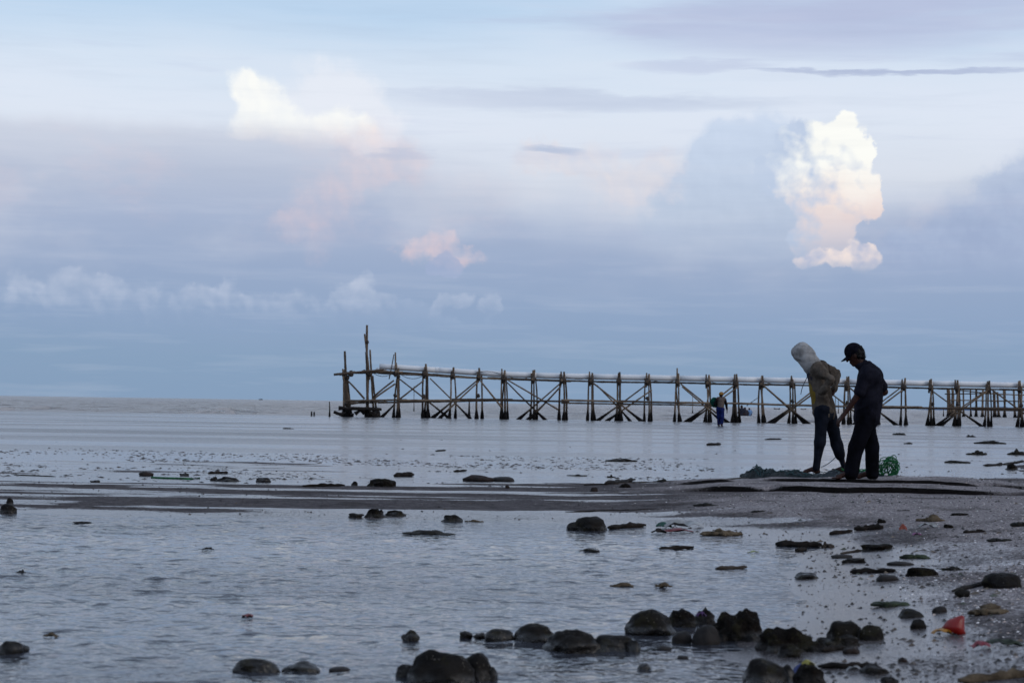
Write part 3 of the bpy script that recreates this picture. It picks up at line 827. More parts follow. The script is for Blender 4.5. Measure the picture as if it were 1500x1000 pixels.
# ------------------------------------------------------------------ people: continuous surfaces from a distance field
class Field:
    def __init__(self, lo, hi, res):
        self.lo = np.array(lo, float); self.res = res
        n = np.ceil((np.array(hi) - self.lo) / res).astype(int) + 1
        self.ax = [self.lo[i] + np.arange(n[i]) * res for i in range(3)]
        self.v = np.full(tuple(n), 0.25)
    def _slice(self, lo, hi):
        s = []
        for i in range(3):
            a = int(max(0, np.floor((lo[i] - self.lo[i]) / self.res))); b = int(min(len(self.ax[i]), np.ceil((hi[i] - self.lo[i]) / self.res) + 1))
            if b <= a: return None
            s.append(slice(a, b))
        return tuple(s)
    def _grid(self, s):
        return np.meshgrid(self.ax[0][s[0]], self.ax[1][s[1]], self.ax[2][s[2]], indexing='ij', sparse=True)
    def _put(self, s, d, k, sub=False):
        o = self.v[s]
        if sub:
            d = -d
            h = np.maximum(k - np.abs(o - d), 0) / k
            self.v[s] = np.maximum(o, d) + h * h * k * .25
        else:
            h = np.maximum(k - np.abs(o - d), 0) / k
            self.v[s] = np.minimum(o, d) - h * h * k * .25
    def cone(self, a, b, ra, rb, k=.03, sq=(1, 1, 1), sub=False):
        a = np.array(a, float); b = np.array(b, float); m = max(ra, rb) + k + .05
        s = self._slice(np.minimum(a, b) - m, np.maximum(a, b) + m)
        if s is None: return
        X, Y, Z = self._grid(s); d = b - a; L2 = max(1e-9, (d * d).sum())
        t = np.clip(((X - a[0]) * d[0] + (Y - a[1]) * d[1] + (Z - a[2]) * d[2]) / L2, 0, 1)
        q = np.sqrt(((X - a[0] - t * d[0]) / sq[0]) ** 2 + ((Y - a[1] - t * d[1]) / sq[1]) ** 2 + ((Z - a[2] - t * d[2]) / sq[2]) ** 2)
        self._put(s, q - (ra + (rb - ra) * t), k, sub)
    def ell(self, c, r, k=.03, rot=0.0, sub=False, yaw=0.0):
        c = np.array(c, float); r = np.array(r, float); m = r.max() + k + .05
        s = self._slice(c - m, c + m)
        if s is None: return
        X, Y, Z = self._grid(s); X = X - c[0]; Y = Y - c[1]; Z = Z - c[2]
        if yaw: cy, sy = math.cos(yaw), math.sin(yaw); X, Y = X * cy + Y * sy, -X * sy + Y * cy
        if rot: cr, sr = math.cos(rot), math.sin(rot); X, Z = X * cr + Z * sr, -X * sr + Z * cr
        q = np.sqrt((X / r[0]) ** 2 + (Y / r[1]) ** 2 + (Z / r[2]) ** 2)
        self._put(s, (q - 1) * r.min(), k, sub)
    def folds(self, amp, f, seed, zs=1.0):
        X, Y, Z = np.meshgrid(*self.ax, indexing='ij')
        near = np.abs(self.v) < .05
        p = np.stack([X[near] * f, Y[near] * f, Z[near] * f * zs], 1)
        self.v[near] += amp * noise3(p, seed, 2)
    def mesh(self, name, extra=None):
        v = self.v; ins = v < 0
        nx, ny, nz = v.shape
        cnt = np.zeros((nx - 1, ny - 1, nz - 1)); acc = np.zeros((nx - 1, ny - 1, nz - 1, 3))
        offs = [(0, 0, 0), (1, 0, 0), (0, 1, 0), (1, 1, 0), (0, 0, 1), (1, 0, 1), (0, 1, 1), (1, 1, 1)]
        def cor(o): return v[o[0]:nx - 1 + o[0], o[1]:ny - 1 + o[1], o[2]:nz - 1 + o[2]]
        n_in = sum((cor(o) < 0).astype(int) for o in offs)
        act = (n_in > 0) & (n_in < 8)
        ix = np.argwhere(act)
        P = np.zeros((len(ix), 3)); C = np.zeros(len(ix))
        val = [v[ix[:, 0] + o[0], ix[:, 1] + o[1], ix[:, 2] + o[2]] for o in offs]
        for a in range(8):
            for b in range(a + 1, 8):
                if sum(abs(offs[a][i] - offs[b][i]) for i in range(3)) != 1: continue
                va, vb = val[a], val[b]; x = (va < 0) != (vb < 0)
                t = np.where(x, va / np.where(x, va - vb, 1), 0)
                q = np.array(offs[a])[None] + t[:, None] * (np.array(offs[b]) - np.array(offs[a]))[None]
                P[x] += q[x]; C[x] += 1
        P = self.lo + (ix + P / C[:, None]) * self.res
        idx = np.full(act.shape, -1, np.int64); idx[act] = np.arange(len(ix))
        faces = []
        for ax in range(3):
            b, c = (ax + 1) % 3, (ax + 2) % 3
            sl0 = [slice(None)] * 3; sl1 = [slice(None)] * 3; sl0[ax] = slice(0, -1); sl1[ax] = slice(1, None)
            s0, s1 = ins[tuple(sl0)], ins[tuple(sl1)]
            e = np.argwhere(s0 != s1)
            e = e[(e[:, b] > 0) & (e[:, c] > 0) & (e[:, b] < v.shape[b] - 1) & (e[:, c] < v.shape[c] - 1)]
            if not len(e): continue
            def id_(db, dc):
                q = e.copy(); q[:, b] += db; q[:, c] += dc
                return idx[q[:, 0], q[:, 1], q[:, 2]]
            f = np.stack([id_(-1, -1), id_(0, -1), id_(0, 0), id_(-1, 0)], 1)
            fl = s0[e[:, 0], e[:, 1], e[:, 2]]
            f[~fl] = f[~fl][:, ::-1]
            faces.append(f)
        F = np.concatenate(faces); F = F[(F >= 0).all(1)]
        if extra is not None:
            for (p2, f2) in extra:
                F = np.concatenate([F, f2 + len(P)]); P = np.concatenate([P, p2])
        me = mesh_np(name, P, F)
        return me
    def arrays(self):
        me = self.mesh('tmp')
        P = np.zeros(len(me.vertices) * 3); me.vertices.foreach_get('co', P)
        F = np.array([tuple(p.vertices) for p in me.polygons])
        bpy.data.meshes.remove(me)
        return P.reshape(-1, 3), F

def hand(wrist, direc, palm_n, size=.18, curl=.5, res=.0045, side=1):
    """a hand with palm, four unequal fingers and a thumb leaving the side of the palm"""
    w = Vector(wrist); d = Vector(direc).normalized(); n = Vector(palm_n).normalized(); n = (n - d * n.dot(d)).normalized(); s = d.cross(n) * side
    f = Field(np.array(w) - .2, np.array(w) + .2, res)
    pl = size * .5
    for j, o in enumerate((-.030, -.010, .010, .029)):
        f.cone(w + s * o * .55, w + d * pl + s * o, .015, .0125, .012)
    f.cone(w - d * .05, w + d * .02, .026, .024, .02, (1, 1, 1))
    for o, L in ((-.030, .072), (-.010, .082), (.010, .078), (.029, .060)):
        p = w + d * pl + s * o; a = .35 * curl; L *= size / .18
        for q, k in enumerate((.42, .32, .26)):
            a2 = a + q * .55 * curl
            e = p + (d * math.cos(a2) + n * math.sin(a2)) * L * k
            f.cone(p, e, .0098 - .0008 * q, .0092 - .001 * q, .004); p = e
    p = w + d * pl * .25 - s * .022
    e = p + (d * .75 - s * .6 + n * .35).normalized() * .04; f.cone(p, e, .0135, .0115, .012)
    g = e + (d * .9 - s * .15 + n * .4).normalized() * .032; f.cone(e, g, .0112, .009, .005)
    return f.arrays()

def foot(heel, toe_dir, length=.24, res=.006):
    h = Vector(heel); d = Vector((toe_dir[0], toe_dir[1], 0)).normalized(); s = Vector((-d.y, d.x, 0)); up = Vector((0, 0, 1))
    f = Field(np.array(h) - .3, np.array(h) + .3, res)
    f.ell(h + up * .035, (.036, .036, .036), .02)
    f.cone(h + up * .10 + d * .015, h + up * .04 + d * .03, .034, .036, .03)
    f.cone(h + up * .07 + d * .05, h + d * length * .72 + up * .024, .034, .026, .03)
    f.cone(h + d * length * .66 + s * .025 + up * .02, h + d * length * .66 - s * .025 + up * .02, .022, .022, .02)
    for i, o in enumerate((-.034, -.017, 0, .017, .033)):
        L = length * (.96 - .035 * abs(i - 0.8))
        f.cone(h + d * length * .70 + s * o * .9 + up * .018, h + d * L + s * o + up * .012, .0135, .0105, .008)
    return f.arrays()

def skin_mat(name, c):
    return simple_mat(name, c, tuple(x * 1.35 for x in c), 0.6, 14.0, .15, 80.0, .2, dist=.003)
M_SKIN = skin_mat('dark brown skin', lin((46, 26, 20)))
def cloth_mat(name, c1, c2, scale=7.0, rough=.9):
    return simple_mat(name, c1, c2, rough, scale, .35, 30.0, .03, dist=.008)

def put(name, me, m, parent):
    return obj(name, me, m, parent)

def face_head(f, c, r, fwd, down=0.0, k=.02):
    """skull, jaw, nose, brow, ears and lips into a field; fwd is the look direction"""
    c = Vector(c); d = Vector(fwd).normalized(); up = Vector((0, 0, 1)); s = d.cross(up).normalized(); u = s.cross(d).normalized()
    f.ell(c + u * .02 * r / .1, (r * .98, r * .80, r * 1.02), k)
    f.ell(c - d * r * .18 + u * r * .1, (r * .9, r * .82, r * .9), k)
    f.cone(c + d * r * .25 - u * r * .55, c + d * r * .52 - u * r * .98, r * .56, r * .34, k)
    f.cone(c + d * r * .88 + u * r * .1, c + d * r * 1.12 - u * r * .28, r * .10, r * .17, .012)
    f.cone(c + d * r * .84 + u * r * .24 - s * r * .4, c + d * r * .84 + u * r * .24 + s * r * .4, r * .13, r * .13, .02)
    f.cone(c + d * r * .86 - u * r * .60 - s * r * .2, c + d * r * .86 - u * r * .60 + s * r * .2, r * .10, r * .10, .012)
    f.cone(c + d * r * .83 - u * r * .75 - s * r * .17, c + d * r * .83 - u * r * .75 + s * r * .17, r * .10, r * .10, .012)
    for q in (-1, 1):
        f.ell(c + s * q * r * .82 - d * r * .05 - u * r * .12, (r * .22, r * .12, r * .3), .01)
        f.ell(c + d * r * .84 + s * q * r * .34 + u * r * .06, (r * .16, r * .16, r * .12), .008, sub=True)
        f.ell(c + d * r * .76 + s * q * r * .34 + u * r * .06, (r * .13, r * .13, r * .12), .004)

def capped_man():
    g = ground_at(1262, 703)
    root = empty('person', tuple(g)); root.scale = (g.y / FPX / .0081,) * 3
    set_props(root, 'barefoot person in dark cap, slate polo shirt and black trousers looking down at the net', 'person')
    hd = Vector((-.100, .0, 1.465)); look = Vector((-.86, .12, -.42))
    sN, eN, wN = Vector((.03, -.17, 1.255)), Vector((-.085, -.21, 1.00)), Vector((-.245, -.19, .765))
    sF, eF, wF = Vector((.15, .16, 1.265)), Vector((.30, .21, 1.04)), Vector((.10, .23, .90))
    hip = Vector((.045, 0, .74))
    kN, aN = Vector((-.085, -.10, .38)), Vector((-.145, -.10, .07))
    kF, aF = Vector((.135, .10, .38)), Vector((.150, .11, .07))
    # body
    f = Field((-.42, -.38, -.02), (.42, .40, 1.68), .011)
    face_head(f, hd, .094, look)
    f.cone((-.045, 0, 1.40), (.055, 0, 1.28), .056, .068, .03)
    f.cone((.075, -.10, 1.20), (.09, .10, 1.22), .11, .11, .05)
    f.cone((.08, 0, 1.2), (.05, 0, .80), .125, .115, .06)
    for s_, e_, w_ in ((sN, eN, wN), (sF, eF, wF)):
        f.cone(s_, e_, .052, .041, .03); f.cone(e_, w_, .040, .027, .02)
    for k_, a_ in ((kN, aN), (kF, aF)):
        h = hip + Vector((0, math.copysign(.085, a_.y), 0))
        f.cone(h, k_, .085, .056, .04); f.cone(k_, a_, .055, .036, .03)
    ex = [hand(wN, (-.62, .05, -.78), (.75, .35, -.55), .185, .8, side=1), hand(wF, (-.9, -.2, -.3), (0, -1, -.2), .185, .9, side=-1),
          foot((-.125, -.10, .0), (-1, -.12), .25), foot((.155, .11, .0), (-1, .25), .25)]
    put('body', f.mesh('body', ex), M_SKIN, root)
    # polo shirt
    f = Field((-.30, -.36, .55), (.40, .40, 1.45), .011)
    f.cone((.075, -.12, 1.215), (.10, .12, 1.225), .115, .115, .06)
    f.cone((.035, -.10, 1.27), (.11, .12, 1.28), .075, .075, .05)
    f.cone((.090, 0, 1.19), (.070, 0, .90), .150, .152, .06, (1, 1.12, 1))
    f.cone((.070, 0, .95), (.052, 0, .72), .150, .150, .05, (1, 1.1, 1))
    f.cone(sN, sN.lerp(eN, .88), .074, .076, .05); f.cone(sF, sF.lerp(eF, .72), .074, .076, .05)
    f.cone((-.005, 0, 1.345), (.055, 0, 1.295), .076, .092, .03)
    f.cone((-.05, 0, 1.40), (-.02, 0, 1.365), .058, .062, .01, sub=True)
    f.folds(.010, 9.0, 3, .7)
    shirt = put('polo_shirt', f.mesh('shirt'), cloth_mat('slate polo cotton', lin((20, 20, 27)), lin((34, 34, 43))), root)
    f = Field((-.12, -.14, 1.25), (.16, .14, 1.46), .007)
    f.cone((-.030, 0, 1.366), (.045, 0, 1.325), .073, .088, .02)
    f.cone((-.06, 0, 1.395), (.02, 0, 1.350), .062, .072, .01, sub=True)
    put('collar', f.mesh('collar'), cloth_mat('collar rib', lin((26, 26, 34)), lin((42, 42, 51))), shirt)
    # loose trousers
    f = Field((-.40, -.34, -.01), (.42, .36, .92), .011)
    f.cone((.06, 0, .86), (.045, 0, .72), .140, .145, .05, (1, 1.1, 1))
    for k_, a_ in ((kN, aN), (kF, aF)):
        h = hip + Vector((0, math.copysign(.075, a_.y), -.02))
        f.cone(h, k_, .118, .088, .03); f.cone(k_, a_ + Vector((.0, 0, -.005)), .087, .072, .03)
    f.folds(.014, 7.0, 9, .6)
    put('trousers', f.mesh('trousers'), cloth_mat('black trousers', lin((10, 10, 14)), lin((19, 19, 26))), root)
    # cap with peak
    d = look.normalized(); s = d.cross(Vector((0, 0, 1))).normalized(); u = s.cross(d).normalized()
    f = Field((-.36, -.2, 1.35), (.12, .2, 1.68), .007)
    cc = hd + u * .028 - d * .008
    f.ell(cc + u * .012, (.110, .094, .100), .02, rot=0)
    f.ell(cc + u * .03 - d * .01, (.100, .087, .090), .02)
    f.cone(cc + u * -.16 - s * .12, cc + u * -.16 + s * .12, .15, .15, .008, sub=True)
    f.ell(hd + d * .10 - u * .10, (.10, .14, .10), .01, sub=True)
    cap = put('cap', f.mesh('cap'), cloth_mat('black cap cloth', lin((12, 12, 18)), lin((22, 22, 31)), 20), root)
    V, F = [], []
    nA, nR = 13, 5
    for lay in (0, 1):
        for i in range(nA):
            an = (i / (nA - 1) - .5) * 2.5
            for j in range(nR):
                t = j / (nR - 1)
                R0 = .094; ext = .088 * math.cos(an * .62)
                p = cc + d * (math.cos(an) * R0 + ext * t) + s * math.sin(an) * (R0 - .008) + u * (.004 - .030 * t - .012 * math.sin(an) ** 2 - lay * .007)
                V.append(p)
    for lay in (0, 1):
        b = lay * nA * nR
        for i in range(nA - 1):
            for j in range(nR - 1):
                q = (b + i * nR + j, b + (i + 1) * nR + j, b + (i + 1) * nR + j + 1, b + i * nR + j + 1)
                F.append(q if lay else q[::-1])
    for i in range(nA - 1):
        a = i * nR + nR - 1; F.append((a, a + nR, a + nR + nA * nR, a + nA * nR))
    me = bpy.data.meshes.new('peak'); me.from_pydata(V, [], F); me.update()
    put('peak', me, cap.data.materials[0], cap)
    obj('button', tube_mesh('button', [cc + u * .106, cc + u * .117, cc + u * .121], [.013, .012, .004], 10), cap.data.materials[0], cap)
    # hair at the back and sides
    f = Field((-.26, -.2, 1.3), (.12, .2, 1.66), .007)
    f.ell(hd + u * .012 - d * .030, (.098, .092, .100), .02)
    f.ell(hd - d * .055 - u * .035, (.060, .075, .058), .02)
    f.ell(hd + d * .125 - u * .03, (.13, .16, .16), .01, sub=True)
    f.folds(.012, 40.0, 5)
    put('hair', f.mesh('hair'), simple_mat('black hair', lin((8, 7, 8)), lin((15, 14, 14)), .6, 60, .5, 120, .15), root)
    q = random.Random(3); V, F = [], []
    for i in range(70):
        a = hd - d * q.uniform(.07, .108) + u * q.uniform(-.07, .06) + s * q.uniform(-.075, .075)
        dr = (-d * q.uniform(.4, 1) + u * q.uniform(-.5, .5) + s * q.uniform(-.3, .3)).normalized()
        b = a + dr * q.uniform(.02, .042); w = s.cross(dr).normalized() * .0028
        n = len(V); V += [a - w, a + w, b, a + s * .0028]; F += [(n, n + 1, n + 2), (n + 1, n + 3, n + 2), (n + 3, n, n + 2)]
    me = bpy.data.meshes.new('locks'); me.from_pydata(V, [], F); me.update()
    put('loose_locks', me, bpy.data.materials['black hair'], root)
    return root

def hooded_man():
    g = ground_at(1194, 693)
    root = empty('person', tuple(g))
    set_props(root, 'person in pale hooded jacket bending forward with both hands on the hips', 'person')
    sc = g.y / FPX                                       # metres per photo pixel there
    S = lambda u, v, y: Vector(((u - 1194) * sc, y, (693 - v) * sc))
    hd = S(1177, 518, .02); nk = S(1190, 533, .02)
    sN, eN, wN = S(1192, 541, -.15), S(1210, 556, -.27), S(1201, 574, -.17)
    sF, eF, wF = S(1207, 537, .17), S(1227, 548, .30), S(1223, 569, .16)
    chest, belly, hip = S(1196, 551, .01), S(1202, 574, .0), S(1206, 594, .0)
    hN, kN, aN = S(1202, 602, -.09), S(1199, 648, -.10), S(1194, 687, -.10)
    hF, kF, aF = S(1214, 603, .09), S(1227, 650, .12), S(1239, 683, .16)
    look = Vector((-.80, .40, -.62))
    f = Field((-.50, -.45, -.03), (.60, .48, 1.90), .011)
    face_head(f, hd + Vector((-.005, 0, -.01)), .096, look)
    f.cone(hd + Vector((.03, 0, -.06)), nk + Vector((.03, 0, -.03)), .056, .066, .03)
    f.cone(sN.lerp(sF, .25), sN.lerp(sF, .75), .08, .08, .04)
    f.cone(chest, belly, .105, .10, .05); f.cone(belly, hip, .10, .115, .05)
    for a, b, c in ((sN, eN, wN), (sF, eF, wF)):
        f.cone(a, b, .05, .04, .03); f.cone(b, c, .039, .028, .02)
    for a, b, c in ((hN, kN, aN), (hF, kF, aF)):
        f.cone(a, b, .082, .055, .04); f.cone(b, c, .053, .036, .03)
    ex = [hand(wN, (-.25, .45, -.8), (.5, .6, 0), .18, .5, side=1), hand(wF, (-.35, -.45, -.75), (-.5, -.6, 0), .18, .5, side=-1),
          foot(aN + Vector((.02, 0, -aN.z)), (-1, .35), .25), foot(aF + Vector((.02, 0, -aF.z)), (-1, .5), .25)]
    put('body', f.mesh('body', ex), M_SKIN, root)
    # jacket with the hood up
    f = Field((-.45, -.45, .70), (.60, .50, 1.62), .011)
    f.cone(sN.lerp(sF, .15), sN.lerp(sF, .8), .10, .10, .06)
    f.cone(chest, belly, .124, .126, .05, (1, 1.12, 1)); f.cone(belly, S(1206, 601, 0), .126, .160, .05, (1, 1.1, 1))
    f.cone(S(1190, 536, .02), S(1199, 545, .02), .085, .12, .05)
    # open front
    f.cone(S(1180, 556, .10), S(1184, 600, .10), .035, .065, .02, sub=True)
    f.folds(.022, 8.0, 12, .8); f.folds(.012, 19.0, 14, .6)
    jm = cloth_mat('faded grey brown jacket', lin((54, 48, 43)), lin((92, 84, 76)), 4.0)
    jac = put('jacket', f.mesh('jacket'), jm, root)
    for i, (a, b, c) in enumerate(((sN, eN, wN), (sF, eF, wF))):
        lo = np.minimum(np.minimum(a, b), c) - .14; hi = np.maximum(np.maximum(a, b), c) + .14
        f = Field(lo, hi, .009)
        f.cone(a, b, .084, .064, .02); f.cone(b, c, .066, .054, .012)
        f.cone(a.lerp(b, .1) + Vector((.01, 0, .01)), a.lerp(b, .6), .08, .07, .02)
        f.folds(.018, 12.0, 51 + i, .8); f.folds(.010, 24.0, 57 + i, .8)
        put('sleeve', f.mesh('sleeve'), jm, jac)
    f = Field((-.55, -.3, 1.15), (.2, .3, 1.95), .010)
    f.ell(S(1176.5, 516, .02), (.112, .112, .150), .03, rot=math.radians(32))
    f.ell(S(1169, 517, .03), (.088, .085, .082), .05); f.cone(S(1166, 518, .04), S(1161.5, 517.5, .06), .060, .032, .05)
    f.cone(S(1171, 522, .03), S(1184, 536, .02), .082, .10, .04)
    f.cone(S(1181, 522, .02), S(1191, 539, .02), .118, .128, .05); f.cone(S(1190, 538, .02), S(1200, 546, .03), .12, .10, .04)
    f.folds(.016, 10.0, 21); f.folds(.007, 22.0, 22, .7)
    hood = put('hood', f.mesh('hood'), cloth_mat('pale grey hood', lin((112, 111, 110)), lin((160, 158, 156)), 5.0), root)
    # shirts under the open jacket
    f = Field((-.35, -.4, .70), (.4, .4, 1.40), .011)
    f.cone(S(1193, 548, .02), S(1197, 572, .01), .112, .112, .05); f.cone(S(1197, 572, .01), S(1200, 590, 0), .112, .120, .05)
    f.folds(.010, 10.0, 33, .6)
    m, n, b = material('navy and yellow shirt')
    gq = n.new('ShaderNodeNewGeometry').outputs['Position']; sp = n.new('ShaderNodeSeparateXYZ'); n.link(gq, sp.inputs[0])
    z = E(n, sp.outputs[2]) + (n.noise(gq, 9.0, 2.0) - .5) * .06
    split = g.z + (693 - 562) * sc
    n.link(n.mix(n.sstep(z, split - .01, split + .02), lin((104, 84, 10)), lin((14, 18, 36))), b.inputs['Base Color'])
    b.inputs['Roughness'].default_value = .85
    put('shirt', f.mesh('shirt'), m, root)
    # trousers
    f = Field((-.40, -.34, -.01), (.60, .40, 1.02), .011)
    f.cone(S(1205, 592, 0), S(1207, 604, 0), .118, .135, .05, (1, 1.08, 1))
    f.cone(hN, kN, .112, .074, .05); f.cone(kN, aN + Vector((0, 0, .02)), .074, .046, .04)
    f.cone(hF, kF, .112, .078, .05); f.cone(kF, kF.lerp(aF, .5), .080, .074, .04); f.cone(kF.lerp(aF, .5), aF, .052, .046, .02)
    f.folds(.012, 8.0, 41, .6)
    put('trousers', f.mesh('trousers'), cloth_mat('dark navy trousers', lin((15, 18, 25)), lin((28, 31, 40))), root)
    # drawstring
    a, b = S(1183, 539, -.04), S(1171, 578, -.08)
    pts = [a.lerp(b, t / 6) + Vector((.012 * math.sin(t), 0, 0)) for t in range(7)]
    obj('drawstring', tube_mesh('drawstring', pts, [.005] * 7, 6), simple_mat('dark cord', lin((28, 34, 50)), lin((40, 46, 60)), .8, 9, 0), root)
    return root

def far_walker():
    g = on_ground(1055, 624, 0.0)
    root = empty('person', tuple(g))
    set_props(root, 'distant person in blue trousers and orange cap walking with a green bag before the jetty', 'person')
    f = Field((-.5, -.4, -.05), (.5, .4, 1.7), .02)
    face_head(f, (.03, -.02, 1.46), .10, (.1, -1, -.15))
    f.cone((.03, 0, 1.38), (.02, 0, 1.26), .055, .065); f.cone((-.12, 0, 1.24), (.16, 0, 1.24), .08, .08, .05)
    f.cone((.02, 0, 1.2), (.0, 0, .85), .14, .12, .06)
    f.cone((.2, 0, 1.24), (.27, -.02, .98), .05, .042); f.cone((.27, -.02, .98), (.30, -.08, .74), .04, .03)
    f.cone((-.16, 0, 1.24), (-.27, -.06, 1.02), .05, .042); f.cone((-.27, -.06, 1.02), (-.18, -.14, 1.22), .04, .03)
    f.cone((-.07, 0, .82), (-.06, .06, .42), .085, .055); f.cone((-.06, .06, .42), (-.06, .12, .06), .055, .035)
    f.cone((.07, 0, .82), (.08, -.1, .44), .085, .055); f.cone((.08, -.1, .44), (.05, -.12, .05), .055, .035)
    ex = [hand((.30, -.08, .74), (.05, -.1, -1), (-1, 0, 0), .18, .6, .008), hand((-.18, -.14, 1.22), (.3, 0, 1), (0, 1, 0), .18, 1.0, .008, -1), foot((-.06, .12, 0), (0, -1), .24, .01), foot((.05, -.12, 0), (.1, -1), .24, .01)]
    put('body', f.mesh('body', ex), M_SKIN, root)
    f = Field((-.5, -.4, .6), (.5, .4, 1.5), .02)
    f.cone((-.12, 0, 1.25), (.16, 0, 1.25), .10, .10, .05); f.cone((.02, 0, 1.2), (.0, 0, .82), .165, .16, .06)
    f.folds(.012, 8, 4); put('vest', f.mesh('vest'), cloth_mat('tan grey vest', lin((84, 74, 70)), lin((104, 94, 88))), root)
    f = Field((-.5, -.4, .6), (.5, .4, 1.5), .016)
    f.cone((.2, 0, 1.25), (.27, -.02, .98), .072, .062); f.cone((.27, -.02, .98), (.295, -.07, .80), .058, .05)
    f.cone((-.16, 0, 1.25), (-.27, -.06, 1.02), .072, .062); f.cone((-.27, -.06, 1.02), (-.2, -.13, 1.18), .058, .05)
    put('sleeves', f.mesh('sleeves'), cloth_mat('dark sleeves', lin((16, 17, 20)), lin((26, 27, 30))), root)
    f = Field((-.4, -.4, -.02), (.4, .4, 1.0), .016)
    f.cone((0, 0, .88), (0, 0, .78), .15, .16, .05)
    f.cone((-.08, 0, .80), (-.06, .06, .42), .12, .09, .05); f.cone((-.06, .06, .42), (-.06, .11, .10), .09, .075, .04)
    f.cone((.08, 0, .80), (.08, -.1, .44), .12, .09, .05); f.cone((.08, -.1, .44), (.05, -.11, .10), .09, .075, .04)
    f.folds(.012, 8, 6); put('trousers', f.mesh('trousers'), cloth_mat('blue trousers', lin((20, 28, 70)), lin((30, 40, 88))), root)
    f = Field((-.2, -.3, 1.3), (.26, .2, 1.75), .012)
    f.ell((.03, -.01, 1.50), (.112, .118, .10), .02); f.ell((.03, -.12, 1.48), (.08, .07, .016), .02); f.ell((.03, -.06, 1.36), (.16, .14, .11), .01, sub=True)
    put('cap', f.mesh('cap'), cloth_mat('orange cap', lin((128, 92, 44)), lin((150, 110, 54))), root)
    # bag over the shoulder: carried, a thing of its own
    f = Field((-.6, -.3, .5), (.2, .5, 1.6), .018)
    f.ell((-.26, .16, 1.08), (.20, .16, .24), .06, rot=.4); f.cone((-.14, .05, 1.28), (-.26, .14, 1.2), .05, .12, .05); f.folds(.03, 7, 15)
    o = obj('shoulder_bag', f.mesh('bag'), cloth_mat('green sack', lin((12, 48, 42)), lin((22, 70, 58))), None, tuple(g))
    set_props(o, 'green sack slung over the shoulder of the distant walker', 'bag')

def wader(u, v0, v1, y, top, low, label, lean=0.0):
    a = at_dist(u, v1, y); b = at_dist(u, v0, y)
    h = b.z; s = h / .85                                  # stands thigh-deep, 0.85 m of a body above water at s = 1
    root = empty('person', (a.x, y, 0)); set_props(root, label, 'person')
    f = Field((-.5 * s, -.4 * s, -.5 * s), (.5 * s, .4 * s, 1.0 * s), .025)
    V = lambda x, yy, z: (x * s, yy * s, z * s)
    face_head(f, V(-.03 + lean, 0, .72), .10 * s, (-.3, -1, -.2))
    f.cone(V(-.02 + lean, 0, .64), V(lean, 0, .54), .055 * s, .065 * s); f.cone(V(-.14 + lean, 0, .5), V(.14 + lean, 0, .5), .09 * s, .09 * s, .06); f.cone(V(lean, 0, .48), V(0, 0, .1), .15 * s, .13 * s, .06)
    f.cone(V(.17 + lean, 0, .5), V(.23, -.05, .28), .05 * s, .042 * s); f.cone(V(.23, -.05, .28), V(.15, -.22, .16), .042 * s, .032 * s)
    f.cone(V(-.17 + lean, 0, .5), V(-.24, -.05, .28), .05 * s, .042 * s); f.cone(V(-.24, -.05, .28), V(-.17, -.22, .16), .042 * s, .032 * s)
    f.cone(V(-.08, 0, .1), V(-.1, 0, -.45), .1 * s, .07 * s); f.cone(V(.08, 0, .1), V(.1, 0, -.45), .1 * s, .07 * s)
    put('body', f.mesh('body'), M_SKIN, root)
    f = Field((-.5 * s, -.4 * s, -.1 * s), (.5 * s, .4 * s, .75 * s), .025)
    f.cone(V(-.14 + lean, 0, .5), V(.14 + lean, 0, .5), .115 * s, .115 * s, .06); f.cone(V(lean, 0, .48), V(0, 0, .12), .18 * s, .165 * s, .06)
    f.cone(V(.17 + lean, 0, .5), V(.23, -.05, .28), .075 * s, .065 * s); f.cone(V(-.17 + lean, 0, .5), V(-.24, -.05, .28), .075 * s, .065 * s)
    put('shirt', f.mesh('shirt'), cloth_mat('wader shirt', top, tuple(x * 1.3 for x in top)), root)
    f = Field((-.5 * s, -.4 * s, -.5 * s), (.5 * s, .4 * s, .3 * s), .025)
    f.cone(V(0, 0, .16), V(0, 0, .06), .15 * s, .16 * s, .05); f.cone(V(-.08, 0, .08), V(-.1, 0, -.45), .12 * s, .09 * s); f.cone(V(.08, 0, .08), V(.1, 0, -.45), .12 * s, .09 * s)
    put('trousers', f.mesh('trousers'), cloth_mat('wader trousers', low, tuple(x * 1.3 for x in low)), root)

capped_man(); hooded_man(); far_walker()
wader(1086, 593, 606, 190, lin((44, 46, 56)), lin((34, 36, 44)), 'far person in dark clothes wading thigh-deep, left of the three behind the jetty', .04)
wader(1093, 596, 606, 192, lin((58, 56, 62)), lin((40, 40, 48)), 'far person bending in grey top, middle of the three wading behind the jetty', -.08)
wader(1098, 597, 606, 195, lin((104, 134, 170)), lin((52, 78, 120)), 'far person in pale blue top, right of the three wading behind the jetty')
o = pole('bamboo_rod', at_dist(1094, 594, 191), at_dist(1111, 582, 189), .04, .025, None, None, False, .01, 5)
set_props(o, 'slanting bamboo rod raised over the far waders behind the jetty', 'pole')

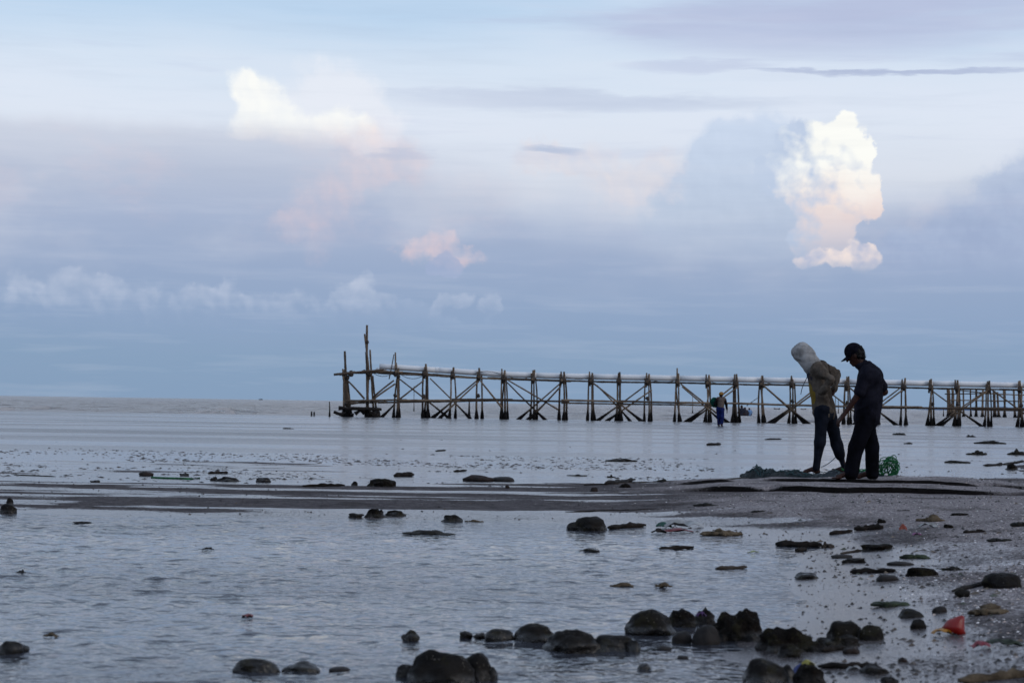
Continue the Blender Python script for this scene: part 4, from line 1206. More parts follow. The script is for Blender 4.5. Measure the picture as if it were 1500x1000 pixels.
# ------------------------------------------------------------------ rocks and things washed up on the flat
M_BOULDER = simple_mat('smooth wet dark boulder', lin((15, 13, 12)), lin((31, 28, 25)), .65, 9.0, .9, 38.0, .09, dist=.01)
M_ROUGH = simple_mat('rough dark rock', lin((11, 9, 8)), lin((27, 22, 18)), .8, 14.0, 1.0, 40.0, .08, dist=.02)
def shore_rock(m):
    """weed patches, barnacle specks and a wet rim low down, on top of the plain stone"""
    n = NT(m.node_tree); b = m.node_tree.nodes['Principled BSDF']
    old = b.inputs['Base Color'].links[0].from_socket; orr = b.inputs['Roughness'].links[0].from_socket
    g = n.new('ShaderNodeNewGeometry').outputs['Position']; sp = n.new('ShaderNodeSeparateXYZ'); n.link(g, sp.inputs[0])
    z = E(n, sp.outputs[2])
    c = n.mix(n.sstep(n.noise(g, 13.0, 4.0, 0.65), 0.52, 0.62) * 0.8, old, lin((36, 33, 21)))
    c = n.mix(n.sstep(n.voro(g, 70.0), 0.24, 0.14) * n.sstep(n.noise(g, 8.0, 2.0), 0.48, 0.60) * 0.8, c, lin((92, 87, 80)))
    n.link(c, b.inputs['Base Color'])
    wet = n.sstep(z + (n.noise(g, 18.0, 3.0) - 0.5) * 0.05, 0.045, 0.015)
    n.link((E(n, orr) - wet * 0.38).s, b.inputs['Roughness'])
    n.link(n.mapr(wet, 0, 1, 0.09, 0.4).s, b.inputs['Specular IOR Level'])
shore_rock(M_BOULDER); shore_rock(M_ROUGH)
M_BROWN = simple_mat('reddish brown stone', lin((24, 18, 16)), lin((44, 33, 28)), .7, 14.0, .7, 40.0, .25, dist=.015)
M_GREYST = simple_mat('grey flat stone', lin((26, 24, 23)), lin((46, 42, 40)), .7, 12.0, .6, 40.0, .18, dist=.012)
M_WOOD = simple_mat('sodden driftwood', lin((16, 13, 11)), lin((38, 31, 26)), .8, 18.0, .8, 60.0, .2, dist=.01)
M_PALEWOOD = simple_mat('pale worn driftwood', lin((40, 35, 31)), lin((70, 62, 55)), .8, 18.0, .6, 60.0, .2, dist=.01)
M_WEED = simple_mat('brown seaweed', lin((15, 14, 11)), lin((34, 31, 24)), .7, 20.0, .5, 60.0, .3)
M_GREENWEED = simple_mat('green seaweed', lin((22, 29, 19)), lin((50, 60, 40)), .7, 20.0, .5, 60.0, .3)
M_TAN = simple_mat('tan sponge and fibre', lin((66, 57, 46)), lin((104, 91, 74)), .9, 16.0, .7, 60.0, .1)
M_WHITE = simple_mat('dirty white plastic', lin((120, 120, 119)), lin((158, 158, 157)), .5, 10.0, .3, 30.0, .4)
def plastic(name, c): return simple_mat(name, c, tuple(min(1, x * 1.3) for x in c), .4, 12.0, .2, 30.0, .4)
M_RED = plastic('red plastic', lin((120, 16, 10))); M_YEL = plastic('yellow plastic', lin((140, 96, 24))); M_BLUE = plastic('blue plastic', lin((22, 44, 100)))
M_GREENP = plastic('sea green plastic', lin((18, 62, 50))); M_PURP = plastic('purple plastic', lin((62, 28, 78))); M_ORANGE = plastic('orange plastic', lin((116, 46, 24)))

def ico(sub):
    bm = bmesh.new(); bmesh.ops.create_icosphere(bm, subdivisions=sub, radius=1.0)
    V = np.array([v.co[:] for v in bm.verts]); F = np.array([[v.index for v in f.verts] for f in bm.faces]); bm.free()
    return V, F
ICO = {k: ico(k) for k in (2, 3, 4)}

def blob(name, rx, ry, rz, seed, rough=.1, freq=1.3, sub=3, oct=3):
    V, F = ICO[sub]
    V = V / ((np.abs(V) ** 2.3).sum(1) ** (1 / 2.3))[:, None]
    n = noise3(V * freq + seed * 3.7, seed, oct)
    P = V * (1 + rough * n)[:, None]
    P = P * np.array([rx, ry, rz])[None]
    return mesh_np(name, P, F)

def spot(u, v):
    g = ground_at(u, v); return g, g.y / FPX

KIND = dict(boulder=(M_BOULDER, .24, 1.35, .9), rock=(M_ROUGH, .42, 1.9, .8), brown=(M_BROWN, .26, 1.7, .8), grey=(M_GREYST, .16, 1.3, .9))
def rock(kind, u0, u1, v0, v1, label, lobes=(), name='rock', group=None, cat='rock'):
    m, rgh, fr, dep = KIND[kind]
    g, s = spot((u0 + u1) / 2, v1)
    w = (u1 - u0) * s * 1.04; H = max(.008, (v1 - v0) * s)
    # the top edge stands partly for the stone's depth on the ground
    d = w * dep; lift = d * .5 * (CAMZ - g.z) / g.y
    H *= .84; hz = max(H * .5, (H - lift * .4) * .9)
    z0 = H - lift * .4 - hz
    sub = 4 if (u1 - u0) > 45 else 3
    me = blob(name, w / 2, d / 2, hz, int(u0 * 3 + v0), rgh, fr, sub, 4 if kind != 'boulder' else 3)
    o = obj(name, me, m, None, (g.x, g.y + d * .48, g.z + z0))
    o.rotation_euler.z = 0
    for (a0, a1, b0, b1) in lobes:
        lw = (a1 - a0) * s; lh = (b1 - b0) * s
        me2 = blob('lobe', lw / 2, lw * .45, max(.01, lh * .85), int(a0 * 5 + b0), rgh, fr, 3)
        c = on_ground((a0 + a1) / 2, b1, g.z)
        q = obj('lobe', me2, m, o, (c.x - o.location.x, c.y + lw * .3 - o.location.y, lh * .10 + g.z - o.location.z))
    set_props(o, label, cat, group or 'rocks on the flat')
    return o

def wood(u0, v0, u1, v1, th, label, m=None, name='driftwood', bend=.06, knob=.25, cat='driftwood'):
    a, s = spot(u0, v0); b, _ = spot(u1, v1)
    r = th * s * .5; q = random.Random(int(u0 + v0 * 3)); n = 13
    pts, rad = [], []
    L = (b - a).length
    oy = q.uniform(-1, 1) * bend * L
    for i in range(n):
        t = i / (n - 1); p = a.lerp(b, t); p.z = max(0, hgt(p.x, p.y)) + r * .65 + q.uniform(-.15, .2) * r
        p.y += oy * math.sin(t * math.pi)
        pts.append(p); rad.append(r * q.uniform(1 - knob * 1.3, 1 + knob * 1.1) * (.35 if i in (0, n - 1) else (.75 if i in (1, n - 2) else 1)))
    me = tube_mesh(name, pts, rad, 10, wob=.32, seed=int(u0 * 7))
    o = obj(name, me, m or M_WOOD)
    set_props(o, label, cat, 'driftwood and debris on the flat')
    return o

def weed(u0, u1, v0, v1, label, m=None, name='seaweed_clump', n=None, cat='seaweed', strips=True):
    """a low tangle: a lumpy heart with strap-like fronds"""
    g, s = spot((u0 + u1) / 2, v1)
    w = (u1 - u0) * s; H = max(.008, (v1 - v0) * s); q = random.Random(int(u0 * 3 + v1))
    d = min(w * .7, .5)
    c = Vector((g.x, g.y + d * .4, g.z))
    V, F = ICO[2]
    P_all, F_all, off = [], [], 0
    for i in range(n or max(5, min(14, int((u1 - u0) / 6)))):
        x = (i / ((n or max(5, min(14, int((u1 - u0) / 6)))) - 1) - .5) * .74 * w; y = q.uniform(-.25, .25) * d; r = w * q.uniform(.10, .17); hz = H * q.uniform(.22, .5) * (1.15 - abs(x) / w * 1.5)
        nn = noise3(V * 1.8 + i, i + int(u0), 3)
        P = V * (1 + .35 * nn)[:, None] * np.array([r * q.uniform(1, 1.8), r, max(.004, hz)]) + np.array([x, y, hz * .6])
        P_all.append(P); F_all.append(F + off); off += len(P)
    for i in range(8 if strips else 0):
        x0, y0 = q.uniform(-.4, .4) * w, q.uniform(-.4, .4) * d; an = q.uniform(0, 6.28); L = w * q.uniform(.12, .3); wd = max(.004, w * .02)
        pp = []
        for k in range(5):
            t = k / 4; an += q.uniform(-.4, .4)
            x0 += math.cos(an) * L / 4; y0 += math.sin(an) * L / 4 * .7
            z = H * .22 * math.sin(t * 3) * q.uniform(.3, 1) + .003
            pp += [(x0 - wd, y0, z), (x0 + wd, y0 + wd, z + wd * .5)]
        ff = []
        for k in range(4):
            a = k * 2; ff += [(a, a + 1, a + 3), (a, a + 3, a + 2)]
        P_all.append(np.array(pp)); F_all.append(np.array(ff) + off); off += len(pp)
    me = mesh_np(name, np.concatenate(P_all), np.concatenate(F_all))
    o = obj(name, me, m or M_WEED, None, tuple(c))
    set_props(o, label, cat, 'driftwood and debris on the flat')
    return o

# ---- foreground boulders in the pool
rock('boulder', 600, 690, 951, 1004, 'largest smooth black boulder at the bottom edge of the pool', [(581, 608, 968, 992), (668, 722, 958, 996), (706, 730, 974, 996)], 'boulder')
rock('boulder', 347, 402, 963, 985, 'smooth dark rock at bottom left, left of a pair half sunk in the pool', [(390, 404, 971, 980)])
rock('boulder', 413, 463, 968, 985, 'smooth low dark rock at bottom left, right of a pair half sunk in the pool')
rock('grey', 480, 512, 975, 984, 'thin flat stone barely breaking the water left of the largest boulder')
rock('rock', 590, 613, 923, 938, 'small lone dark stone in the pool above the largest boulder')
rock('rock', 674, 692, 924, 932, 'smallest dark pebble at the left end of the boulder chain')
rock('rock', 692, 714, 926, 933, 'low dark pebble second from the left in the boulder chain')
rock('boulder', 712, 754, 920, 939, 'round dark rock third from the left in the boulder chain')
rock('boulder', 755, 810, 911, 941, 'domed dark boulder in the chain, left of the widest one')
rock('boulder', 798, 878, 918, 955, 'widest domed boulder in the middle of the pool chain', (), 'boulder')
rock('boulder', 868, 928, 928, 954, 'low black boulder at the right end of the pool chain', [(918, 938, 938, 954)])
rock('boulder', 916, 990, 889, 930, 'big humped boulder standing alone right of the chain', (), 'boulder')
rock('rock', 978, 1016, 891, 918, 'crumbly dark lump against the right of the big humped boulder')
rock('rock', 1018, 1048, 893, 914, 'angular dark stone behind the one with purple plastic')
rock('grey', 985, 1014, 921, 941, 'small greyish stone left of the one with purple plastic')
rock('grey', 1018, 1056, 912, 944, 'pointed grey stone with a scrap of purple plastic on it')
rock('rock', 1058, 1116, 890, 938, 'tall ragged black stump of rock at the pool edge', [(1050, 1066, 925, 938), (1096, 1122, 930, 940)], 'rock_stump')
rock('rock', 1124, 1190, 922, 955, 'ragged overhanging dark rock at the water edge below the stump', [(1140, 1175, 945, 962), (1185, 1215, 938, 955)])
rock('boulder', 1092, 1156, 966, 1003, 'smooth boulder at the bottom edge right of the pool', [(1140, 1166, 975, 995)], 'boulder')
rock('rock', 1168, 1206, 974, 1002, 'dark stone at the bottom edge beside the blue and yellow packet')
rock('boulder', 1217, 1264, 906, 937, 'round dark boulder on the sand, larger of two together', (), 'boulder')
rock('boulder', 1264, 1297, 914, 938, 'round dark stone on the sand, smaller of two together')
rock('rock', 1204, 1258, 928, 947, 'jagged stones lying in front of the two round ones')
rock('brown', 1237, 1261, 946, 957, 'reddish broken brick in front of the round boulders', (), 'brick_piece', None, 'brick')
rock('boulder', 936, 953, 969, 981, 'small black ball-shaped stone floating clear in the lower pool')
rock('grey', 963, 984, 945, 952, 'small flat grey stone below the big humped boulder')
rock('grey', 992, 1009, 959, 965, 'tiny flat stone low in the pool left of the ragged rocks')
rock('brown', 1317, 1330, 962, 970, 'small reddish stone alone on the lower beach')
rock('rock', 1265, 1302, 972, 987, 'dark lump at the right end of the bottom log')
rock('rock', 1294, 1316, 987, 1003, 'dark stone cut by the bottom edge of the beach')
rock('boulder', 1321, 1354, 890, 904, 'brown domed stone above the red cone on the beach')
rock('boulder', 1335, 1360, 907, 921, 'small brown stone left of the red cone')
rock('grey', 1368, 1388, 886, 897, 'small rounded stone right of the brown domed one')
rock('boulder', 1450, 1500, 837, 862, 'big brown boulder at the right edge of the beach', [(1400, 1420, 862, 870)], 'boulder')
rock('rock', 1330, 1370, 830, 844, 'dark flattish rock in the middle of the right beach')
rock('boulder', 1168, 1201, 837, 848, 'small domed rock on the wet sand edge')
rock('grey', 1288, 1316, 840, 851, 'oval grey brown stone under a stick')
rock('rock', 1238, 1270, 815, 824, 'low dark rock on the wet sand above the domed one')
rock('grey', 1220, 1250, 811, 817, 'thin flat stone touching the low dark rock')
rock('grey', 1304, 1339, 822, 828, 'long thin flat stone on the grey sand')
rock('rock', 1270, 1306, 797, 806, 'dark flat rock right of the tangled wood')
rock('rock', 1286, 1298, 760, 766, 'small black pebble below the cut bank')
rock('rock', 1394, 1418, 750, 755, 'small dark stone on the upper right beach')
rock('rock', 1385, 1398, 767, 773, 'black pebble right of the white bag')
rock('boulder', 843, 886, 754, 777, 'largest rounded boulder standing at the far edge of the pool', [(829, 858, 764, 776)], 'boulder')
rock('rock', 651, 674, 753, 764, 'single dark rock at the far pool edge left of the large round one')
rock('rock', 535, 562, 745, 758, 'tallest of three dark rocks on the sand bar edge', [(550, 562, 747, 755)])
rock('rock', 564, 589, 748, 756, 'right one of three dark rocks on the sand bar edge')
rock('rock', 508, 533, 751, 758, 'left flat one of three dark rocks on the sand bar edge')
rock('rock', 547, 577, 700, 713, 'square dark rock on the wet flat left of centre')
rock('brown', 682, 722, 694, 705, 'long humped brown rock on the wet flat in the centre')
rock('grey', 720, 754, 697, 705, 'flat grey rock against the right of the long humped one')
rock('rock', 515, 524, 703, 711, 'small upright dark stone left of the square rock')
rock('brown', 740, 746, 709, 715, 'small brown block on the sand bar in the centre')
rock('boulder', 375, 395, 697, 706, 'domed black rock on the left flat')
rock('rock', 320, 347, 698, 705, 'flat dark rock on the left flat, wider of two side by side')
rock('rock', 308, 319, 697, 704, 'small rock on the left flat, narrower of two side by side')
rock('brown', 200, 222, 690, 697, 'reddish brown flat stone on the left flat')
rock('rock', 263, 276, 692, 697, 'small dark stone between the reddish one and the rock pair')
rock('rock', 133, 144, 702, 706, 'small round stone farthest left on the left flat')
rock('boulder', 0, 22, 735, 752, 'black onion shaped lump at the left edge of the picture', [(7, 19, 728, 742)], 'rock')
rock('boulder', -6, 26, 935, 957, 'double humped dark rock at the lower left edge of the pool', [(22, 41, 943, 954)])
rock('rock', 17, 36, 834, 841, 'two tiny dark stones at the left of the pool', [(29, 36, 835, 841)])
rock('rock', 1476, 1491, 679, 688, 'dark stone on the shore at the far right')
rock('rock', 908, 923, 707, 714, 'small dark stone under the driftwood left of the net')
rock('brown', 866, 875, 713, 720, 'small brown pointed stone on the bar left of the net')

# ---- wood, weed and rubbish
wood(577, 698, 606, 697, 7, 'square-cut log block lying on the wet flat left of centre', name='log', knob=.08, cat='log')
wood(664, 691, 684, 689.5, 3, 'short straight stick on the wet flat left of the humped rock')
wood(443, 713, 505, 712, 5, 'long low piece of weedy driftwood on the left bar')
wood(305, 693.5, 334, 693, 4, 'short driftwood on the left flat above the rock pair')
wood(20, 695.5, 82, 698, 1.6, 'thin dark stick lying far left on the wet flat', knob=.1)
wood(886, 711, 930, 704, 7, 'dark driftwood branch on the bar left of the fishing net')
wood(828, 750, 962, 745, 2.2, 'long thin dark stick lying along the sand bar', bend=.02)
wood(1136, 799, 1204, 801, 10, 'thick black log at the right shore of the pool', name='log', knob=.15, cat='log')
wood(1165, 808, 1182, 806, 6, 'small broken wood under the thick black log')
weed(1203, 1224, 788, 802, 'upright tangle of brown wood fibre right of the thick black log', M_PALEWOOD, 'wood_tangle', cat='driftwood')
wood(1215, 783, 1248, 779, 6, 'low dark stick above the tangle of wood fibre')
wood(1251, 777, 1294, 774, 9, 'pair-like dark driftwood below the cut bank')
wood(1231, 811, 1262, 807, 4, 'small pale stick near the low dark rock', M_PALEWOOD)
wood(1245, 840, 1312, 838, 8, 'ragged black log on the wet sand of the right beach', name='log', cat='log')
wood(1395, 868, 1462, 852, 8, 'long dark stick leaning against the big right boulder')
wood(1198, 978, 1284, 978, 11, 'thick weathered log at the bottom of the beach', M_WOOD, 'log', cat='log')
wood(1205, 955, 1240, 950, 9, 'greenish wet plank piece among the ragged rocks', M_WOOD)
wood(1048, 834, 1094, 832, 6, 'pale driftwood awash at the right of the pool', M_PALEWOOD)
wood(966, 805, 1016, 803, 6, 'dark twisted wood awash in the upper pool')
wood(890, 775, 946, 771, 8, 'low dark wood right of the large round boulder')
wood(1411, 781, 1443, 779, 5, 'dark branch alone on the upper right beach')
wood(1313, 748, 1333, 748, 1.6, 'thin straight stick below the cut bank', knob=.3)
wood(1440, 683, 1500, 676, 4, 'long dark stick on the far right shore')
wood(1035, 652, 1056, 651.5, 4, 'small log lying in the shallows left of the hooded man', name='log', cat='log')
wood(638, 661, 653, 660, 2.5, 'tiny stick in the shallows in the centre')
wood(1120, 644, 1145, 643.5, 2.6, 'short stick in the shallows just left of the hooded man')
wood(106, 766, 134, 766, 3, 'thin stick awash at the upper left of the pool')
wood(1404, 1000, 1510, 990, 14, 'brown fibrous coir mat at the bottom right corner', M_TAN, 'coir_mat', knob=.3, cat='mat')
weed(593, 662, 774, 784, 'dark reddish weed raft in the pool left of centre', M_WEED)
weed(290, 314, 799, 805, 'small dark weed clump in the left of the pool')
weed(850, 879, 801, 808, 'row of small dark weed lumps in the upper pool')
weed(896, 929, 850, 859, 'tan and brown weed lump floating in the pool', M_TAN)
weed(962, 984, 851, 859, 'pale tan scrap floating right of the tan weed lump', M_TAN, 'fibre_scrap', cat='scrap')
weed(1028, 1088, 773, 785, 'tan spongy heap at the right of the far pool edge', M_TAN, 'sponge_heap', cat='sponge')
weed(680, 708, 759, 764, 'tan flat fibre patch right of the single dark rock', M_TAN, 'fibre_patch', cat='fibre')
weed(1017, 1052, 734, 742, 'dark weed heap on the sand bar below the net')
weed(1278, 1342, 878, 889, 'flat green seaweed on the right beach', M_GREENWEED)
weed(1322, 1360, 808, 818, 'greenish seaweed heap on the upper right beach', M_GREENWEED)
weed(1425, 1478, 882, 900, 'tan fibre heap right of the red cone', M_TAN, 'fibre_heap', cat='fibre')
weed(1346, 1384, 752, 764, 'tan and green debris heap below the cut bank', M_TAN, 'debris_heap', cat='debris')
weed(1450, 1482, 785, 793, 'brown weed tuft right of the dark branch')
weed(1486, 1510, 760, 771, 'brown weed heap at the right edge of the upper beach', M_WEED)
weed(1382, 1414, 829, 836, 'small dark weed right of the flattish rock')
weed(892, 933, 669, 676, 'dark floating weed raft in the shallows behind the bar')
weed(1309, 1328, 632, 637, 'dark weed mound in the shallows right of the capped person')
weed(1325, 1337, 646, 650, 'small weed mound below the one right of the capped person')
weed(1416, 1429, 635, 640, 'small blocky weed lump in the right shallows under the jetty')
weed(1434, 1473, 643, 650, 'long weed strip in the right shallows')
weed(1420, 1448, 658, 666, 'dark weed mound in the right shallows above the shore')
weed(1478, 1502, 656, 666, 'dark weed mound at the right edge of the shallows')
weed(1386, 1422, 671, 678, 'low weed mound on the shore right of the green rope')
weed(833, 861, 693, 697, 'thin dark weed strip on the flat behind the bar')
weed(889, 902, 694, 699, 'small dark weed lump on the flat behind the bar')
weed(960, 984, 701, 706, 'thin weed strip just left of the net', None)
weed(1101, 1122, 745, 750, 'small brown weed on the bar below the net')
weed(414, 429, 625, 628, 'small dark drift lump far out on the left shallows')

# ---- rubbish with colour
g, s = spot(1408, 929)
cone = obj('red_cone', tube_mesh('red_cone', [Vector((-.02, 0, .0)), Vector((-.012, 0, .03)), Vector((.012, .0, .058)), Vector((.016, 0, .066))], [.047, .036, .012, .004], 14, wob=.22), M_RED, None, (g.x, g.y + .04, g.z + .004))
set_props(cone, 'crumpled red plastic cone on the pale sand', 'cone')
def scrap(name, u0, u1, v0, v1, m, label, cat, seed=1, tilt=.5):
    g, s = spot((u0 + u1) / 2, v1); w = (u1 - u0) * s; h = max(.01, (v1 - v0) * s)
    n = 9; q = np.random.default_rng(seed)
    x, y = np.meshgrid(np.linspace(-.5, .5, n), np.linspace(-.5, .5, 7)); d = max(w * .5, .02)
    e = fbm(x * 3 + seed, y * 3, 3, seed)
    z = h * (.25 + .55 * np.clip(.5 + e, 0, 1)) * (1 - (np.abs(x) * 1.7) ** 3) + tilt * y * h * .3
    px = x * w * (1 + .15 * fbm(y * 4, x * 2, 2, seed + 3)); py = y * d * (1 + .3 * fbm(x * 4, y * 2, 2, seed + 5))
    P = np.stack([px, py, np.maximum(z, .002)], 2).reshape(-1, 3)
    me = mesh_np(name, np.concatenate([P, P - np.array([0, 0, .0025])]), np.concatenate([grid_faces(7, n), grid_faces(7, n)[:, ::-1] + len(P)]), True)
    o = obj(name, me, m, None, (g.x, g.y + d * .4, g.z + .002))
    set_props(o, label, cat, 'plastic litter on the beach')
    return o
scrap('wrapper', 1366, 1396, 919, 930, M_YEL, 'yellow orange wrapper beside the red cone', 'wrapper', 2)
scrap('snack_packet', 1165, 1198, 974, 992, M_BLUE, 'blue and yellow packet on the stones at the bottom', 'packet', 3)
q_ = bpy.data.objects['snack_packet']
mm, nn_, bb = material('blue and yellow print')
oc = nn_.new('ShaderNodeTexCoord').outputs['Generated']; sp_ = nn_.new('ShaderNodeSeparateXYZ'); nn_.link(oc, sp_.inputs[0])
nn_.link(nn_.mix(nn_.sstep(E(nn_, sp_.outputs[0]) + (nn_.noise(oc, 3.0, 2.0) - .5) * .3, .52, .56), lin((22, 44, 104)), lin((140, 132, 52))), bb.inputs['Base Color']); bb.inputs['Roughness'].default_value = .35
q_.data.materials.clear(); q_.data.materials.append(mm); q_.rotation_euler = (0, math.radians(-24), math.radians(15)); q_.location.z += .02
scrap('white_bag', 1346, 1374, 762, 773, M_WHITE, 'dirty white plastic bag half buried below the cut bank', 'bag', 4)
scrap('white_sheet', 972, 1030, 760, 773, M_WHITE, 'dirty white plastic sheet on the rubbish at the far pool edge', 'plastic sheet', 5)
scrap('green_scrap', 962, 986, 763, 773, M_GREENP, 'green plastic scrap at the left of the white sheet', 'scrap', 6)
scrap('red_cloth', 972, 1016, 773, 780, plastic('dark red cloth', lin((92, 26, 28))), 'dark red cloth under the white plastic sheet', 'cloth', 7)
scrap('wet_sack', 954, 976, 772, 781, M_BROWN, 'brown wet sack left of the dark red cloth', 'sack', 8)
scrap('orange_cup', 1318, 1329, 766, 777, M_ORANGE, 'orange broken cup on the wet sand below the cut bank', 'cup', 9)
scrap('pink_scrap', 1337, 1350, 779, 784, plastic('pink plastic', lin((110, 66, 98))), 'tiny pink scrap near the orange cup', 'scrap', 10)
scrap('purple_scrap', 1020, 1034, 910, 920, M_PURP, 'purple plastic scrap on the pointed grey stone', 'scrap', 11)
bpy.data.objects['purple_scrap'].location.z += .045
scrap('red_scrap', 1424, 1452, 938, 950, plastic('faded red plastic', lin((110, 30, 40))), 'faded red scrap at the lower right of the beach', 'scrap', 12)
scrap('white_scrap', 1438, 1452, 945, 953, M_WHITE, 'small white scrap touching the faded red one', 'scrap', 13)
scrap('green_leaf', 1452, 1500, 936, 946, M_GREENWEED, 'green leafy strip at the lower right edge', 'leaf', 14)
scrap('blue_scrap', 1378, 1390, 698, 702, M_BLUE, 'small blue scrap on the upper beach right of the green rope', 'scrap', 15)
scrap('red_chip', 1416, 1430, 700, 704, M_RED, 'small red chip on the upper beach right of the blue scrap', 'scrap', 16)
scrap('yellow_leaf', 1096, 1112, 806, 809, plastic('yellow green leaf', lin((120, 128, 70))), 'yellow green leaf floating at the right of the pool', 'leaf', 17)
scrap('tan_husk', 63, 84, 926, 933, M_TAN, 'small tan husk floating at the lower left of the pool', 'husk', 18)
scrap('red_sliver', 354, 371, 899, 903, plastic('dull red sliver', lin((110, 60, 60))), 'thin dull red sliver floating in the left pool', 'sliver', 19)
scrap('white_foam', 1240, 1262, 974, 984, M_WHITE, 'white foam crumbs beside the thick weathered log', 'foam', 20)

# ---- fishing net and ropes by the men
def net():
    n, k = 150, 26
    t = np.linspace(0, 1, n)[:, None]; w = np.linspace(-1, 1, k)[None, :]
    a, b = ground_at(1088, 699), ground_at(1296, 702)
    X = a.x + (b.x - a.x) * t + 0 * w
    half = .22 + .12 * np.interp(t, [0, .08, .3, .6, 1], [0, .8, 1, .5, .3])
    Yc = a.y + (b.y - a.y) * t + .2 + .1 * np.sin(t * 9)
    Y = Yc + w * half
    hz = np.interp(t, [0, .04, .12, .24, .34, .5, .7, .9, 1], [.01, .06, .125, .115, .07, .05, .055, .05, .01])
    Z = hz * np.clip(1 - w ** 2, 0, 1) ** .6 * (1 + .35 * fbm(X * 9, Y * 9, 3, 5)) + .012 * fbm(X * 22, Y * 26, 3, 9) * (hz > .012)
    X = X + .02 * fbm(X * 8, Y * 11, 2, 15)
    base = np.maximum(0, terrain(X, Y))
    P = np.stack([X - a.x, Y - a.y, base + np.maximum(Z, -.01) - 0], 2).reshape(-1, 3)
    F = grid_faces(n, k)[:, ::-1]
    me = mesh_np('net', P, F)
    m, nt, bs = material('blue green netting')
    g_ = nt.new('ShaderNodeNewGeometry').outputs['Position']
    sp = nt.new('ShaderNodeSeparateXYZ'); nt.link(g_, sp.inputs[0])
    v = nt.voro(g_, 60.0, 'DISTANCE_TO_EDGE')
    c = nt.mix(nt.sstep(nt.noise(g_, 6.0, 3.0, .6), .35, .65), lin((8, 16, 18)), lin((16, 32, 36)))
    c = nt.mix(nt.sstep(E(nt, sp.outputs[0]), a.x + .5, a.x + .95), c, nt.mix(nt.noise(g_, 9.0, 2.0), lin((12, 25, 36)), lin((28, 46, 60))))
    nt.link(nt.mix(nt.sstep(v, .10, .03), c, lin((34, 54, 56))), bs.inputs['Base Color'])
    bs.inputs['Roughness'].default_value = .7
    bp = nt.new('ShaderNodeBump'); bp.inputs['Strength'].default_value = 1.0; bp.inputs['Distance'].default_value = .02
    nt.link((nt.sstep(v, .12, .0) + nt.noise(g_, 30.0, 3.0, .6)).s, bp.inputs['Height']); nt.link(bp.outputs[0], bs.inputs['Normal'])
    root = empty('fishing_net', (a.x, a.y, 0)); set_props(root, 'long heap of dark blue green fishing net spread at the feet of the two people', 'net')
    obj('net_heap', me, m, root)
    q = random.Random(8); ct = simple_mat('net twine', lin((22, 44, 48)), lin((48, 76, 76)), .8, 20, 0)
    for i in range(26):                                   # loose head-rope bights over the heap
        j = q.randrange(4, n - 24); pts = []
        ww = q.uniform(-.8, .5)
        for e in range(9):
            idx = min(n - 1, j + e * 2); wi = int((ww + .25 * math.sin(e * q.uniform(.5, 1.1)) + 1) / 2 * (k - 1)); wi = max(0, min(k - 1, wi))
            pts.append(Vector(P[idx * k + wi]) + Vector((0, 0, .008 + .012 * q.random())))
        obj('head_rope', tube_mesh('head_rope', pts, [.0055] * 9, 5), ct, root)
    fl = simple_mat('net floats', lin((190, 190, 186)), lin((214, 214, 210)), .6, 9, 0)
    for (u, v) in [(1300, 698), (1304, 701), (1298, 702), (1213, 693), (1222, 694)]:
        p = ground_at(u, v); me = blob('float', .022, .018, .018, int(u), .05, 1, 2)
        obj('float', me, fl, root, (p.x - a.x, p.y - a.y, p.z + .02))
net()
def coil():
    g = ground_at(1301, 702); q = random.Random(21)
    root = empty('rope_coil', tuple(g)); set_props(root, 'loose coil of bright green rope standing beside the capped person', 'rope')
    m = simple_mat('green rope', lin((16, 66, 38)), lin((40, 112, 66)), .7, 30, .4, 90, .2)
    s = g.y / FPX
    for i in range(20):
        pts = []; w = q.uniform(.05, .10); h = q.uniform(.10, .245); tx = q.uniform(-.07, .05); ty = q.uniform(-.06, .1); yaw = q.uniform(-.6, .6); ph = q.uniform(-.3, .3)
        for k in range(17):
            an = ph + math.pi * 2 * k / 16
            x = math.cos(an) * w; z = (math.sin(an) * .5 + .5) * h + .008
            pts.append(Vector((tx + x * math.cos(yaw) * (1 + .25 * math.sin(an * 3 + i)) + .015 * z / h, ty + x * math.sin(yaw) + .02 * math.sin(an * 2), z + .008 * q.random())))
        obj('loop', tube_mesh('loop', pts, [.0052] * 17, 6), m, root)
    root2 = empty('rope_tangle', tuple(ground_at(1268, 698) + Vector((0, .25, 0)))); set_props(root2, 'green rope tangle lying between the legs of the capped person', 'rope')
    for i in range(9):
        pts = []; x0 = q.uniform(-.12, .0); 
        for k in range(11):
            t = k / 10; pts.append(Vector((x0 + (t - .5) * .42, q.uniform(-.05, .05) + .04 * math.sin(t * 9 + i), .03 + .05 * math.sin(t * 6 + i) ** 2 + .04 * q.random())))
        obj('strand', tube_mesh('strand', pts, [.006] * 11, 6), m, root2)
coil()
